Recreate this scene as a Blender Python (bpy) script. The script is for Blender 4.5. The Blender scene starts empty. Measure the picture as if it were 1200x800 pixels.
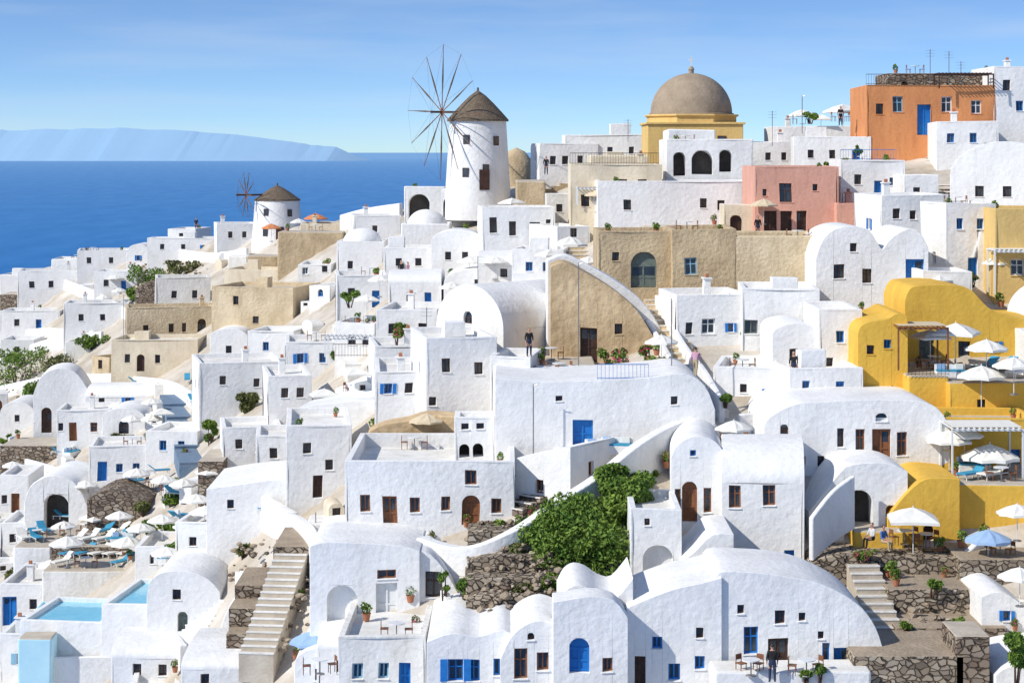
import bpy, bmesh, math, random
import numpy as np
from mathutils import Vector, Matrix, noise
random.seed(11); rng=np.random.default_rng(5)
R=random.random
def ru(a,b): return a+(b-a)*random.random()
F=2333.0; CZ=120.0; HZ=178.0
scene=bpy.context.scene
# ------------------------------------------------------------------ materials
def mat(name,base,base2=None,scale=1.0,rough=0.85,bump=0.0,bscale=8,streak=0,metal=0,spec=0.3,grime=0,rmin=.36,rmax=.70):
    m=bpy.data.materials.new(name); m.use_nodes=True
    nt=m.node_tree; b=nt.nodes['Principled BSDF']
    b.inputs['Roughness'].default_value=rough; b.inputs['Metallic'].default_value=metal
    b.inputs['Specular IOR Level'].default_value=spec
    b.inputs['Base Color'].default_value=(*base,1)
    g=nt.nodes.new('ShaderNodeNewGeometry')
    if base2:
        n=nt.nodes.new('ShaderNodeTexNoise'); n.inputs['Scale'].default_value=scale; n.inputs['Detail'].default_value=7; n.inputs['Roughness'].default_value=.68
        mp=nt.nodes.new('ShaderNodeMapping'); mp.inputs['Scale'].default_value=(1,1,1-0.75*streak)
        nt.links.new(g.outputs['Position'],mp.inputs['Vector']); nt.links.new(mp.outputs[0],n.inputs['Vector'])
        r=nt.nodes.new('ShaderNodeValToRGB'); r.color_ramp.elements[0].position=rmin; r.color_ramp.elements[1].position=rmax
        r.color_ramp.elements[0].color=(*base,1); r.color_ramp.elements[1].color=(*base2,1)
        nt.links.new(n.outputs['Fac'],r.inputs['Fac']); out=r.outputs[0]
        if grime:
            n3=nt.nodes.new('ShaderNodeTexNoise'); n3.inputs['Scale'].default_value=1.9; n3.inputs['Detail'].default_value=8; n3.inputs['Roughness'].default_value=.75
            m3=nt.nodes.new('ShaderNodeMapping'); m3.inputs['Scale'].default_value=(1,1,.28); nt.links.new(g.outputs['Position'],m3.inputs[0]); nt.links.new(m3.outputs[0],n3.inputs['Vector'])
            r3=nt.nodes.new('ShaderNodeValToRGB'); r3.color_ramp.elements[0].position=.5; r3.color_ramp.elements[1].position=.82; r3.color_ramp.elements[0].color=(1,1,1,1); r3.color_ramp.elements[1].color=(1-grime,1-grime*1.1,1-grime*1.25,1)
            nt.links.new(n3.outputs['Fac'],r3.inputs[0]); mu=nt.nodes.new('ShaderNodeMixRGB'); mu.blend_type='MULTIPLY'; mu.inputs[0].default_value=1
            nt.links.new(out,mu.inputs[1]); nt.links.new(r3.outputs[0],mu.inputs[2]); out=mu.outputs[0]
        nt.links.new(out,b.inputs['Base Color'])
    if bump:
        n2=nt.nodes.new('ShaderNodeTexNoise'); n2.inputs['Scale'].default_value=bscale; n2.inputs['Detail'].default_value=5
        nt.links.new(g.outputs['Position'],n2.inputs['Vector'])
        bp=nt.nodes.new('ShaderNodeBump'); bp.inputs['Strength'].default_value=bump; bp.inputs['Distance'].default_value=.1
        nt.links.new(n2.outputs['Fac'],bp.inputs['Height']); nt.links.new(bp.outputs[0],b.inputs['Normal'])
    return m
def stone(name,cols,scale=1.8,mortar=(.12,.1,.085)):
    m=bpy.data.materials.new(name); m.use_nodes=True; nt=m.node_tree; b=nt.nodes['Principled BSDF']; b.inputs['Roughness'].default_value=.95
    b.inputs['Specular IOR Level'].default_value=.1
    g=nt.nodes.new('ShaderNodeNewGeometry'); mp=nt.nodes.new('ShaderNodeMapping'); mp.inputs['Scale'].default_value=(scale,scale,scale*1.7)
    nd=nt.nodes.new('ShaderNodeTexNoise'); nd.inputs['Scale'].default_value=1.3; nt.links.new(g.outputs['Position'],nd.inputs['Vector'])
    va=nt.nodes.new('ShaderNodeVectorMath'); va.operation='MULTIPLY_ADD'; va.inputs[1].default_value=(.5,.5,.5); nt.links.new(nd.outputs['Color'],va.inputs[0]); nt.links.new(g.outputs['Position'],va.inputs[2])
    nt.links.new(va.outputs[0],mp.inputs[0])
    v=nt.nodes.new('ShaderNodeTexVoronoi'); v.inputs['Scale'].default_value=1; nt.links.new(mp.outputs[0],v.inputs['Vector'])
    e=nt.nodes.new('ShaderNodeTexVoronoi'); e.feature='DISTANCE_TO_EDGE'; e.inputs['Scale'].default_value=1; nt.links.new(mp.outputs[0],e.inputs['Vector'])
    s=nt.nodes.new('ShaderNodeSeparateColor'); nt.links.new(v.outputs['Color'],s.inputs[0])
    r=nt.nodes.new('ShaderNodeValToRGB'); el=r.color_ramp.elements
    el[0].color=(*cols[0],1); el[1].color=(*cols[-1],1)
    for i,c in enumerate(cols[1:-1]):
        q=el.new((i+1)/(len(cols)-1)); q.color=(*c,1)
    nt.links.new(s.outputs[0],r.inputs[0])
    n=nt.nodes.new('ShaderNodeTexNoise'); n.inputs['Scale'].default_value=.35; n.inputs['Detail'].default_value=5; nt.links.new(g.outputs['Position'],n.inputs['Vector'])
    mu=nt.nodes.new('ShaderNodeMixRGB'); mu.blend_type='MULTIPLY'; mu.inputs[0].default_value=.45
    nt.links.new(r.outputs[0],mu.inputs[1]); 
    r3=nt.nodes.new('ShaderNodeValToRGB'); r3.color_ramp.elements[0].position=.3; r3.color_ramp.elements[1].position=.6; r3.color_ramp.elements[0].color=(.5,.47,.43,1)
    nt.links.new(n.outputs['Fac'],r3.inputs[0]); nt.links.new(r3.outputs[0],mu.inputs[2])
    r2=nt.nodes.new('ShaderNodeValToRGB'); r2.color_ramp.elements[0].position=.01; r2.color_ramp.elements[1].position=.10
    nt.links.new(e.outputs['Distance'],r2.inputs[0])
    mx=nt.nodes.new('ShaderNodeMixRGB'); mx.inputs[1].default_value=(*mortar,1); nt.links.new(r2.outputs[0],mx.inputs[0]); nt.links.new(mu.outputs[0],mx.inputs[2])
    nt.links.new(mx.outputs[0],b.inputs['Base Color'])
    bp=nt.nodes.new('ShaderNodeBump'); bp.inputs['Strength'].default_value=1; bp.inputs['Distance'].default_value=.25
    nt.links.new(r2.outputs[0],bp.inputs['Height']); nt.links.new(bp.outputs[0],b.inputs['Normal'])
    return m
M={}
M['W']=mat('whitewash',(.83,.825,.81),(.70,.695,.68),.4,.9,.5,3,streak=.4,grime=.15)
M['W2']=mat('whitewash_aged',(.80,.785,.75),(.61,.585,.53),.5,.9,.5,4,streak=.5,grime=.3)
M['C']=mat('cream_plaster',(.76,.67,.51),(.58,.49,.36),.5,.9,.4,4,streak=.6,grime=.25)
M['T']=mat('tan_plaster',(.60,.475,.30),(.35,.26,.16),.45,.95,.9,4,streak=.4,grime=.4)
M['T2']=mat('beige_plaster',(.68,.56,.38),(.48,.375,.235),.5,.95,.8,4,streak=.4,grime=.35)
M['RU']=mat('ruined_render',(.70,.53,.32),(.38,.265,.145),.35,.95,1,2.5,grime=.4)
M['Y']=mat('ochre_yellow_plaster',(.76,.47,.075),(.63,.375,.055),.5,.9,.35,4,streak=.6,grime=.2)
M['YC']=mat('pale_ochre_plaster',(.72,.50,.19),(.60,.41,.15),.5,.9,.35,4,streak=.8,grime=.2)
M['P']=mat('pink_plaster',(.70,.38,.29),(.57,.30,.225),.6,.9,.35,4,streak=.8,grime=.3)
M['O']=mat('terracotta_plaster',(.68,.29,.115),(.54,.215,.085),.6,.9,.35,4,streak=.8,grime=.3)
M['S']=stone('rubble_stone',[(.19,.155,.12),(.36,.295,.22),(.48,.40,.30),(.25,.205,.16),(.55,.48,.385)],2.4,(.15,.12,.095))
M['S2']=stone('lava_stone',[(.14,.11,.09),(.29,.225,.17),(.39,.32,.245),(.21,.155,.12),(.45,.39,.31)],2.1,(.15,.12,.095))
M['FL']=mat('roof_lime',(.80,.785,.75),(.60,.58,.53),.6,.95,.3,5)
M['FT']=mat('paving_beige',(.54,.48,.39),(.40,.34,.27),.8,.95,.3,6)
M['EA']=mat('dry_earth',(.29,.23,.165),(.42,.34,.25),.8,1,.8,5)
M['SB']=mat('blue_grey_step',(.12,.19,.28),(.20,.26,.33),1.5,.9,.5,5)
M['GL']=mat('window_glass',(.022,.03,.04),(.05,.065,.08),1.5,.15,spec=.6)
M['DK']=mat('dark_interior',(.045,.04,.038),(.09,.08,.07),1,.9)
M['b']=mat('blue_paint',(.012,.14,.45),(.02,.20,.55),2,.5)
M['o']=mat('brown_wood',(.19,.07,.03),(.28,.12,.05),3,.5)
M['k']=mat('dark_wood',(.045,.022,.018),(.085,.045,.03),3,.55)
M['w']=mat('white_joinery',(.72,.73,.73),(.62,.63,.63),3,.5)
M['g']=mat('grey_green_paint',(.12,.15,.13),(.17,.20,.18),3,.6)
M['l']=mat('pale_blue_paint',(.20,.38,.52),(.26,.45,.58),3,.6)
M['TH']=mat('thatch',(.115,.085,.06),(.20,.155,.11),2.5,1,1,7)
M['DM']=mat('dome_plaster',(.38,.30,.215),(.28,.215,.15),1,.95,.5,4)
M['CV']=mat('canvas_white',(.80,.78,.72),(.70,.68,.62),2,.8)
M['CB']=mat('canvas_blue',(.28,.42,.62),(.34,.48,.68),2,.8)
M['CT']=mat('cushion_turquoise',(.04,.26,.42),(.06,.32,.48),2,.8)
M['CO']=mat('canvas_orange',(.62,.22,.08),(.66,.28,.13),2,.8)
M['CC']=mat('canvas_cream',(.66,.55,.38),(.58,.47,.32),2,.8)
M['MT']=mat('grey_metal',(.25,.25,.25),None,1,.4,metal=.7)
M['PW']=mat('pool_water',(.20,.55,.70),(.28,.64,.77),1.2,.08,.15,2,spec=.6)
M['PL']=mat('pool_paint',(.42,.68,.78),(.50,.74,.82),1.2,.6)
M['TC']=mat('terracotta_pot',(.42,.17,.09),(.36,.14,.08),3,.8)
M['LF']=mat('foliage',(.06,.13,.02),(.24,.34,.06),.9,.7,spec=.2)
M['LD']=mat('scrub_foliage',(.09,.11,.035),(.22,.22,.09),.8,.8,spec=.1)
M['PK']=mat('bougainvillea',(.45,.03,.12),(.6,.08,.2),2,.7)
M['SK']=mat('skin',(.50,.28,.19),None,1,.6)
M['HR']=mat('hair',(.05,.03,.02),None,1,.7)
for k,c in dict(c1=(.03,.04,.08),c2=(.55,.55,.56),c3=(.5,.06,.05),c4=(.07,.16,.4),c5=(.4,.33,.2),c6=(.02,.02,.02),c7=(.55,.3,.4)).items(): M[k]=mat('cloth_'+k[1],c,None,1,.9)
# ------------------------------------------------------------------ mesh builder
class MB:
    def __init__(s): s.v=[];s.f=[];s.m=[]
    def poly(s,pts,m):
        b=len(s.v); s.v+= [tuple(p) for p in pts]; s.f.append(tuple(range(b,b+len(pts)))); s.m.append(m)
    def box(s,x0,x1,y0,y1,z0,z1,m,T=None):
        c=[Vector(p) for p in ((x0,y0,z0),(x1,y0,z0),(x1,y1,z0),(x0,y1,z0),(x0,y0,z1),(x1,y0,z1),(x1,y1,z1),(x0,y1,z1))]
        if T is not None: c=[T@p for p in c]
        b=len(s.v); s.v+=[tuple(p) for p in c]
        for q in ((0,3,2,1),(4,5,6,7),(0,1,5,4),(1,2,6,5),(2,3,7,6),(3,0,4,7)): s.f.append(tuple(b+i for i in q)); s.m.append(m)
    def lathe(s,prof,m,n=24,c=(0,0),a0=0,a1=2*math.pi):
        full=abs(a1-a0-2*math.pi)<1e-6; b=len(s.v); k=n if full else n+1
        for r,z in prof:
            for i in range(k):
                a=a0+(a1-a0)*i/n; s.v.append((c[0]+r*math.cos(a),c[1]+r*math.sin(a),z))
        for j in range(len(prof)-1):
            for i in range(n):
                i2=(i+1)%k
                s.f.append((b+j*k+i,b+j*k+i2,b+(j+1)*k+i2,b+(j+1)*k+i)); s.m.append(m)
    def rod(s,A,B,r,m,n=6,r2=None):
        A=Vector(A);B=Vector(B);d=(B-A).normalized(); u=d.orthogonal().normalized(); w=d.cross(u); r2=r if r2 is None else r2
        b=len(s.v)
        for P,q in((A,r),(B,r2)):
            for i in range(n):
                a=2*math.pi*i/n; s.v.append(tuple(P+u*q*math.cos(a)+w*q*math.sin(a)))
        for i in range(n):
            j=(i+1)%n; s.f.append((b+i,b+j,b+n+j,b+n+i)); s.m.append(m)
        s.f.append(tuple(b+i for i in range(n-1,-1,-1)));s.m.append(m); s.f.append(tuple(b+n+i for i in range(n)));s.m.append(m)
    def mesh(s,name,smooth=False,merge=True,ang=35):
        me=bpy.data.meshes.new(name); me.from_pydata(s.v,[],s.f)
        ks=[]; 
        for k in s.m:
            if k not in ks: ks.append(k)
        for k in ks: me.materials.append(M[k])
        me.polygons.foreach_set('material_index',[ks.index(k) for k in s.m])
        if merge:
            bm=bmesh.new(); bm.from_mesh(me); bmesh.ops.remove_doubles(bm,verts=bm.verts,dist=1e-4); bm.to_mesh(me); bm.free()
        if smooth:
            me.polygons.foreach_set('use_smooth',[True]*len(me.polygons)); me.set_sharp_from_angle(angle=math.radians(ang))
        me.update(); return me
    def obj(s,name,parent=None,loc=(0,0,0),yaw=0,smooth=False,bevel=0):
        if not s.v: return None
        o=bpy.data.objects.new(name,s.mesh(name,smooth)); scene.collection.objects.link(o)
        o.location=loc; o.rotation_euler=(0,0,yaw)
        if parent: o.parent=parent
        if bevel:
            b=o.modifiers.new('soft_edges','BEVEL'); b.width=bevel; b.segments=3; b.limit_method='ANGLE'; b.angle_limit=math.radians(50); b.harden_normals=True
        return o
def empty(name,loc=(0,0,0),yaw=0):
    o=bpy.data.objects.new(name,None); scene.collection.objects.link(o); o.location=loc; o.rotation_euler=(0,0,yaw); o.empty_display_size=.5; return o
def inst(name,me,loc,yaw=0,sc=1):
    o=bpy.data.objects.new(name,me); scene.collection.objects.link(o); o.location=loc; o.rotation_euler=(0,0,yaw); o.scale=(sc,sc,sc); return o
# ------------------------------------------------------------------ hillside depth table (hand-estimated slope distance per image pixel column and row)
COL={-400:[(350,360),(450,290),(600,220),(800,165),(1000,140)],
0:[(325,320),(400,285),(500,230),(600,190),(700,160),(800,140),(1000,120)],
150:[(290,295),(350,262),(420,232),(500,196),(600,160),(700,138),(800,124),(1000,108)],
300:[(268,262),(350,222),(400,200),(500,160),(600,133),(700,118),(800,108),(1000,95)],
450:[(248,225),(300,195),(400,155),(500,130),(600,113),(700,104),(800,98),(1000,86)],
600:[(214,205),(300,172),(400,142),(500,120),(600,109),(700,101),(800,95),(1000,82)],
750:[(188,195),(270,160),(350,140),(430,126),(520,114),(600,107),(700,101),(800,95),(1000,82)],
900:[(178,190),(270,158),(350,140),(450,122),(550,112),(650,106),(750,99),(800,96),(1000,82)],
1050:[(150,190),(200,165),(300,143),(400,126),(500,116),(600,109),(700,102),(800,96),(1000,82)],
1200:[(118,190),(200,162),(300,141),(400,125),(500,115),(600,108),(700,100),(800,93),(1000,80)],
1600:[(60,190),(200,160),(400,122),(600,105),(800,90),(1000,78)]}
CX=sorted(COL)
def cd(c,py):
    L=COL[c]
    if py<L[0][0]:
        (p0,d0),(p1,d1)=L[0],L[1]; return d0+(py-p0)*(d1-d0)/(p1-p0)*.5
    return float(np.interp(py,[p for p,_ in L],[d for _,d in L]))
def D(px,py):
    px=min(max(px,CX[0]),CX[-1]-.01)
    for a,b in zip(CX,CX[1:]):
        if a<=px<b:
            t=(px-a)/(b-a); return cd(a,py)*(1-t)+cd(b,py)*t
def ridge(px): return float(np.interp(px,CX,[COL[c][0][0] for c in CX]))
def Pt(px,py,d=None):
    if d is None: d=D(px,py)
    return Vector(((px-600)*d/F,d,CZ-(py-HZ)*d/F))
# terrain
v=[];f=[];cols=list(range(-400,1601,12)); rows=70
for i in range(rows+4):
    for px in cols:
        r=ridge(px)
        if i>=4:
            py=r+(1000-r)*(i-4)/(rows-1); p=Pt(px,py)
            p.z+= -0.25+.35*noise.noise(p*.25)
        else:
            p=Pt(px,r); a=[(260,-96),(90,-45),(30,-13),(10,-3)][i]
            k=a[0]; p=Vector((p.x*(1+k/p.y*.4),p.y+k,max(-3,p.z+a[1]*(1 if i else 1.3)+3*noise.noise(p*.05))))
        v.append(tuple(p))
n=len(cols)
for i in range(rows+3):
    for j in range(n-1): f.append((i*n+j,(i+1)*n+j,(i+1)*n+j+1,i*n+j+1))
me=bpy.data.meshes.new('hillside_terrain'); me.from_pydata(v,[],f)
tm=mat('hillside_ground',(.40,.34,.26),(.64,.60,.54),.22,1,.8,2); me.materials.append(tm)
me.polygons.foreach_set('use_smooth',[True]*len(f))
o=bpy.data.objects.new('hillside_terrain',me); scene.collection.objects.link(o)
# ------------------------------------------------------------------ occupancy for infill
OX=400; MASK=np.zeros((1100,2000),bool)
def mark(x0,x1,y0,y1):
    MASK[max(0,int(y0)):max(0,int(y1)),max(0,int(x0+OX)):max(0,int(x1+OX))]=True
def occ(x0,x1,y0,y1):
    a=MASK[max(0,int(y0)):int(y1),max(0,int(x0+OX)):int(x1+OX)]
    return a.mean() if a.size else 1
# ------------------------------------------------------------------ facades & houses
def opening(Wm,J,Dm,p,g,m):
    (u0,u1,a,b,k,c)=g
    arch=k in 'aDWn'; t={'a':1.3,'n':.5,'d':.3,'D':.35}.get(k,.25)
    if arch:
        rr=(u1-u0)/2; rise=min(rr,(b-a)*.6); zs=b-rise; uc=(u0+u1)/2
        arc=[(uc-rr*math.cos(math.pi*i/10),zs+rise*math.sin(math.pi*i/10)) for i in range(11)]
        for i in range(5):
            Wm.poly([p(u0,b),p(*arc[i]),p(*arc[i+1])],m); Wm.poly([p(u1,b),p(*arc[10-i-1]),p(*arc[10-i])],m)
        ol=[(u0,a)]+arc+[(u1,a)]
    else: ol=[(u0,a),(u0,b),(u1,b),(u1,a)]
    for i in range(len(ol)):
        q0=ol[i];q1=ol[(i+1)%len(ol)]
        Wm.poly([p(*q0),p(*q0,-t),p(*q1,-t),p(*q1)],m)
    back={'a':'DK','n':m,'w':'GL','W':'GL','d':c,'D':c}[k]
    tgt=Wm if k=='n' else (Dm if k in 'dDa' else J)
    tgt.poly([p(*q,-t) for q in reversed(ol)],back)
    def bar(x0,x1,y0,y1,n0,n1,mm,tg):
        cs=[p(x,y,nn) for nn in(n0,n1) for x,y in((x0,y0),(x1,y0),(x1,y1),(x0,y1))]
        bb=len(tg.v); tg.v+=[tuple(q) for q in cs]
        for q in((4,5,6,7),(0,1,5,4),(1,2,6,5),(2,3,7,6),(3,0,4,7)): tg.f.append(tuple(bb+i for i in q)); tg.m.append(mm)
    fw=.08
    if k in 'wW':
        bt=b if k=='w' else b-rise
        n0,n1=-t+.002,-t+.06
        bar(u0,u0+fw,a,bt,n0,n1,c,J); bar(u1-fw,u1,a,bt,n0,n1,c,J)
        bar(u0+fw,u1-fw,a,a+fw,n0,n1,c,J); bar(u0+fw,u1-fw,bt-fw,bt,n0,n1,c,J)
        um=(u0+u1)/2
        if u1-u0>.45: bar(um-.035,um+.035,a+fw,bt-fw,n0,n1-.01,c,J)
        if b-a>.9: 
            vm=a+(b-a)*.62; bar(u0+fw,um-.035,vm-.03,vm+.03,n0,n1-.015,c,J); bar(um+.035,u1-fw,vm-.03,vm+.03,n0,n1-.015,c,J)
        bar(u0-.06,u1+.06,a-.07,a-.005,0.003,.06,m,Wm)
        if k=='w' and c in 'bl' and R()<.25:
            hwid=(u1-u0)/2
            bar(u0-hwid,u0-.02,a,b,.004,.05,c,J); bar(u1+.02,u1+hwid,a,b,.004,.05,c,J)
    elif k in 'dD':
        bt=b if k=='d' else b-rise
        n0,n1=-t+.002,-t+.05
        bar(u0,u0+.1,a,bt,n0,n1,c,Dm); bar(u1-.1,u1,a,bt,n0,n1,c,Dm); um=(u0+u1)/2
        bar(um-.05,um+.05,a,bt,n0,n1,c,Dm)
        for vv in (a+.05,a+(bt-a)*.42,bt-.13):
            bar(u0+.1,um-.05,vv,vv+.1,n0,n1-.01,c,Dm); bar(um+.05,u1-.1,vv,vv+.1,n0,n1-.01,c,Dm)
        if bt-a>1.6:
            for x0,x1 in((u0+.12,um-.07),(um+.07,u1-.12)): 
                if x1-x0>.12 and c in 'bogk' and R()<.6: Dm.poly([p(x0,bt-.75,-t+.006),p(x1,bt-.75,-t+.006),p(x1,bt-.17,-t+.006),p(x0,bt-.17,-t+.006)],'GL')
def clean(ops,w,top,e=.16):
    good=[]
    for u0,u1,a,b,k,c in ops:
        u0=max(u0,e);u1=min(u1,w-e);a=max(a,0.02)
        if u1-u0<.2: continue
        b=min(b,min(top(u0),top(u1),top((u0+u1)/2))-e)
        if b-a<.25: continue
        if any(not(u1<g[0]-.05 or u0>g[1]+.05 or b<g[2]-.05 or a>g[3]+.05) for g in good): continue
        good.append((u0,u1,a,b,k,c))
    return good
def facade(Wm,J,Dm,O,U,w,h,ops,m,fnd):
    O=Vector(O);U=Vector(U);V=Vector((0,0,1));N=U.cross(V)
    p=lambda u,vv,n=0:O+U*u+V*vv+N*n
    v0=-fnd; good=clean(ops,w,lambda u:h)
    if not good:
        Wm.poly([p(0,v0),p(w,v0),p(w,h),p(0,h)],m); return
    e=.12
    a,b,c,d=p(0,v0),p(w,v0),p(w,h),p(0,h); A,B,C_,D_=p(e,v0+e),p(w-e,v0+e),p(w-e,h-e),p(e,h-e)
    for q in((a,b,B,A),(b,c,C_,B),(c,d,D_,C_),(d,a,A,D_)): Wm.poly(q,m)
    us=sorted({e,w-e,*[g[0] for g in good],*[g[1] for g in good]}); vs=sorted({v0+e,h-e,*[g[2] for g in good],*[g[3] for g in good]})
    for i in range(len(us)-1):
        for j in range(len(vs)-1):
            uc=(us[i]+us[i+1])/2; vc=(vs[j]+vs[j+1])/2
            if any(g[0]<uc<g[1] and g[2]<vc<g[3] for g in good): continue
            Wm.poly([p(us[i],vs[j]),p(us[i+1],vs[j]),p(us[i+1],vs[j+1]),p(us[i],vs[j+1])],m)
    for g in good: opening(Wm,J,Dm,p,g,m)
def facade_prof(Wm,J,Dm,x0,w,pr,ops,m,fnd):
    """front wall whose top follows a profile; returns refined profile"""
    O=Vector((x0,0,0)); p=lambda u,vv,n=0:O+Vector((u,-n,vv))
    xs=[q[0] for q in pr]; zs=[q[1] for q in pr]; top=lambda u: float(np.interp(u,xs,zs))
    good=clean(ops,w,top); us=sorted({0,.12,w-.12,w,*xs,*[g[0] for g in good],*[g[1] for g in good]})
    uu=[us[0]]
    for u in us[1:]:
        if u-uu[-1]>1e-3: uu.append(u)
    us=uu
    for a,b in zip(us,us[1:]):
        c=(a+b)/2; inn=sorted([g for g in good if g[0]<c<g[1]],key=lambda g:g[2]); z=-fnd
        for g in inn:
            Wm.poly([p(a,z),p(b,z),p(b,g[2]),p(a,g[2])],m); z=g[3]
        Wm.poly([p(a,z),p(b,z),p(b,top(b)),p(a,top(a))],m)
    for g in good: opening(Wm,J,Dm,p,g,m)
    return [(u,top(u)) for u in us]
def parse(s,x0,x1,yb,w,sc):
    out=[]
    for q in s.split(';'):
        q=q.split()
        if len(q)<6: continue
        k,cx,cy,ww,hh=q[0],*map(float,q[1:5]); c=q[5]
        u=(cx-x0)/(x1-x0)*w; hw=ww*sc/2; v_=(yb-cy)*sc; hv=hh*sc/2
        a=v_-hv
        out.append((u-hw,u+hw,a,v_+hv,k,c))
    return out
ROOFS=[]
def house(name,loc,w,h,dp,yaw=0,roof='f',m='W',ops=(),lops=(),rops=(),rise=None,prof=None,floor=None,fnd=3,ph=.45,chim=None,tk=.32):
    e=empty(name,loc,yaw); Wm=MB();J=MB();Dm=MB(); x0,x1=-w/2,w/2
    floor=floor or ('FL' if m in('W','W2','C') else 'FT')
    he=h
    if chim is None: chim=R()<.45
    if roof=='v': rise=min(rise or w/2*.8,h*.7); he=h-rise; pr=[(w/2*(1-math.cos(math.pi*i/16)),he+rise*math.sin(math.pi*i/16)) for i in range(17)]
    if roof=='x': rise=min(rise or dp/2*.7,h*.7); he=h-rise; prx=[(dp/2*(1-math.cos(math.pi*i/16)),he+rise*math.sin(math.pi*i/16)) for i in range(17)]
    if roof=='P':
        pp=[(prof[0][0]*w,max(.2,prof[0][1]))]
        for a,b in prof[1:]:
            q=(a*w,max(.2,b))
            if q[0]-pp[-1][0]<.01: q=(pp[-1][0]+.01,q[1])
            pp.append(q)
        pr=[]
        Q=[pp[0]]+pp+[pp[-1]]
        for i in range(1,len(Q)-2):
            for j in range(3):
                t=j/3; a_,b_,c_,d_=[np.array(q,float) for q in Q[i-1:i+3]]
                q=.5*((2*b_)+(-a_+c_)*t+(2*a_-5*b_+4*c_-d_)*t*t+(-a_+3*b_-3*c_+d_)*t**3)
                if not pr or q[0]>pr[-1][0]+.005: pr.append((min(w,float(q[0])),max(.15,float(q[1]))))
        if pr[-1][0]<w-.01: pr.append((w,pp[-1][1]))
        else: pr[-1]=(w,pr[-1][1])
        pr[0]=(0,pr[0][1])
    hl=hr=he
    if roof in 'vP':
        pr=facade_prof(Wm,J,Dm,x0,w,pr,ops,m,fnd); hl=pr[0][1];hr=pr[-1][1]
        pr=[(x0+a,b) for a,b in pr]
        Wm.poly([(x0,dp,-fnd)]+[(a,dp,b) for a,b in pr]+[(x1,dp,-fnd)],m)
        for (a,b),(c,d) in zip(pr,pr[1:]): Wm.poly([(a,0,b),(c,0,d),(c,dp,d),(a,dp,b)],m)
    else:
        facade(Wm,J,Dm,(x0,0,0),(1,0,0),w,he,ops,m,fnd); facade(Wm,J,Dm,(x1,dp,0),(-1,0,0),w,he,(),m,fnd)
    facade(Wm,J,Dm,(x0,dp,0),(0,-1,0),dp,hl,lops,m,fnd)
    facade(Wm,J,Dm,(x1,0,0),(0,1,0),dp,hr,rops,m,fnd)
    if roof=='x':
        Wm.poly([(x0,a,b) for a,b in prx],m); Wm.poly([(x1,a,b) for a,b in reversed(prx)],m)
        for (a,b),(c,d) in zip(prx,prx[1:]): Wm.poly([(x0,a,b),(x1,a,b),(x1,c,d),(x0,c,d)],m)
    elif roof=='F':
        Wm.poly([(x0,0,h),(x1,0,h),(x1,dp,h),(x0,dp,h)],floor)
        if w>3: ROOFS.append((loc,yaw,w,dp,h,0))
    elif roof in 'fd':
        t=min(tk,w*.2,dp*.2); i0,i1,j0,j1=x0+t,x1-t,t,dp-t; zf=h-ph
        Oo=[(x0,0),(x1,0),(x1,dp),(x0,dp)]; Ii=[(i0,j0),(i1,j0),(i1,j1),(i0,j1)]
        for i in range(4):
            k=(i+1)%4
            Wm.poly([(*Oo[i],h),(*Oo[k],h),(*Ii[k],h),(*Ii[i],h)],m); Wm.poly([(*Ii[i],h),(*Ii[k],h),(*Ii[k],zf),(*Ii[i],zf)],m)
        Wm.poly([(*q,zf) for q in Ii],floor)
        if roof=='d':
            r=min(w,dp)*.42; Wm.lathe([(r,zf+.0)]+[(r*math.cos(a),zf+.05+r*.85*math.sin(a)) for a in [i*math.pi/2/9 for i in range(9)]]+[(.02,zf+.05+r*.85)],m,24,(0,dp/2))
        elif w>3 and dp>3 and chim:
            cx=ru(x0+.9,x1-.9); cy=ru(1,dp-1); 
            if R()<.6:
                Wm.box(cx-.25,cx+.25,cy-.25,cy+.25,zf-.05,zf+1.2,m); Wm.box(cx-.34,cx+.34,cy-.34,cy+.34,zf+1.2,zf+1.3,m); Wm.box(cx-.12,cx+.12,cy-.12,cy+.12,zf+1.3,zf+1.55,'TC')
            else:
                s=ru(.6,1.0); Wm.box(cx-s,cx+s,max(t+.05,cy-s),min(dp-t-.05,cy+s),zf-.05,zf+ru(.8,1.6),m)
        elif w>3 and dp>3: ROOFS.append((loc,yaw,w,dp,zf,t))
    if m not in ('S','S2'):
        cs,sn=math.cos(yaw),math.sin(yaw); ky=0 if roof in 'vP' else 1
        for mb in (Wm,J,Dm):
            nv=[]
            for (x,y,z) in mb.v:
                wp=Vector((loc[0]+x*cs-y*sn,loc[1]+x*sn+y*cs,loc[2]+z))*.33
                q=noise.noise_vector(wp)*.13; nv.append((x+q.x*ky,y+q.y*ky,z+q.z*.9))
            mb.v=nv
    Wm.obj('walls_and_roof',e,smooth=True,bevel=.15 if m not in('S','S2') else .05)
    J.obj('windows',e); Dm.obj('doors',e)
    return e
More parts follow.
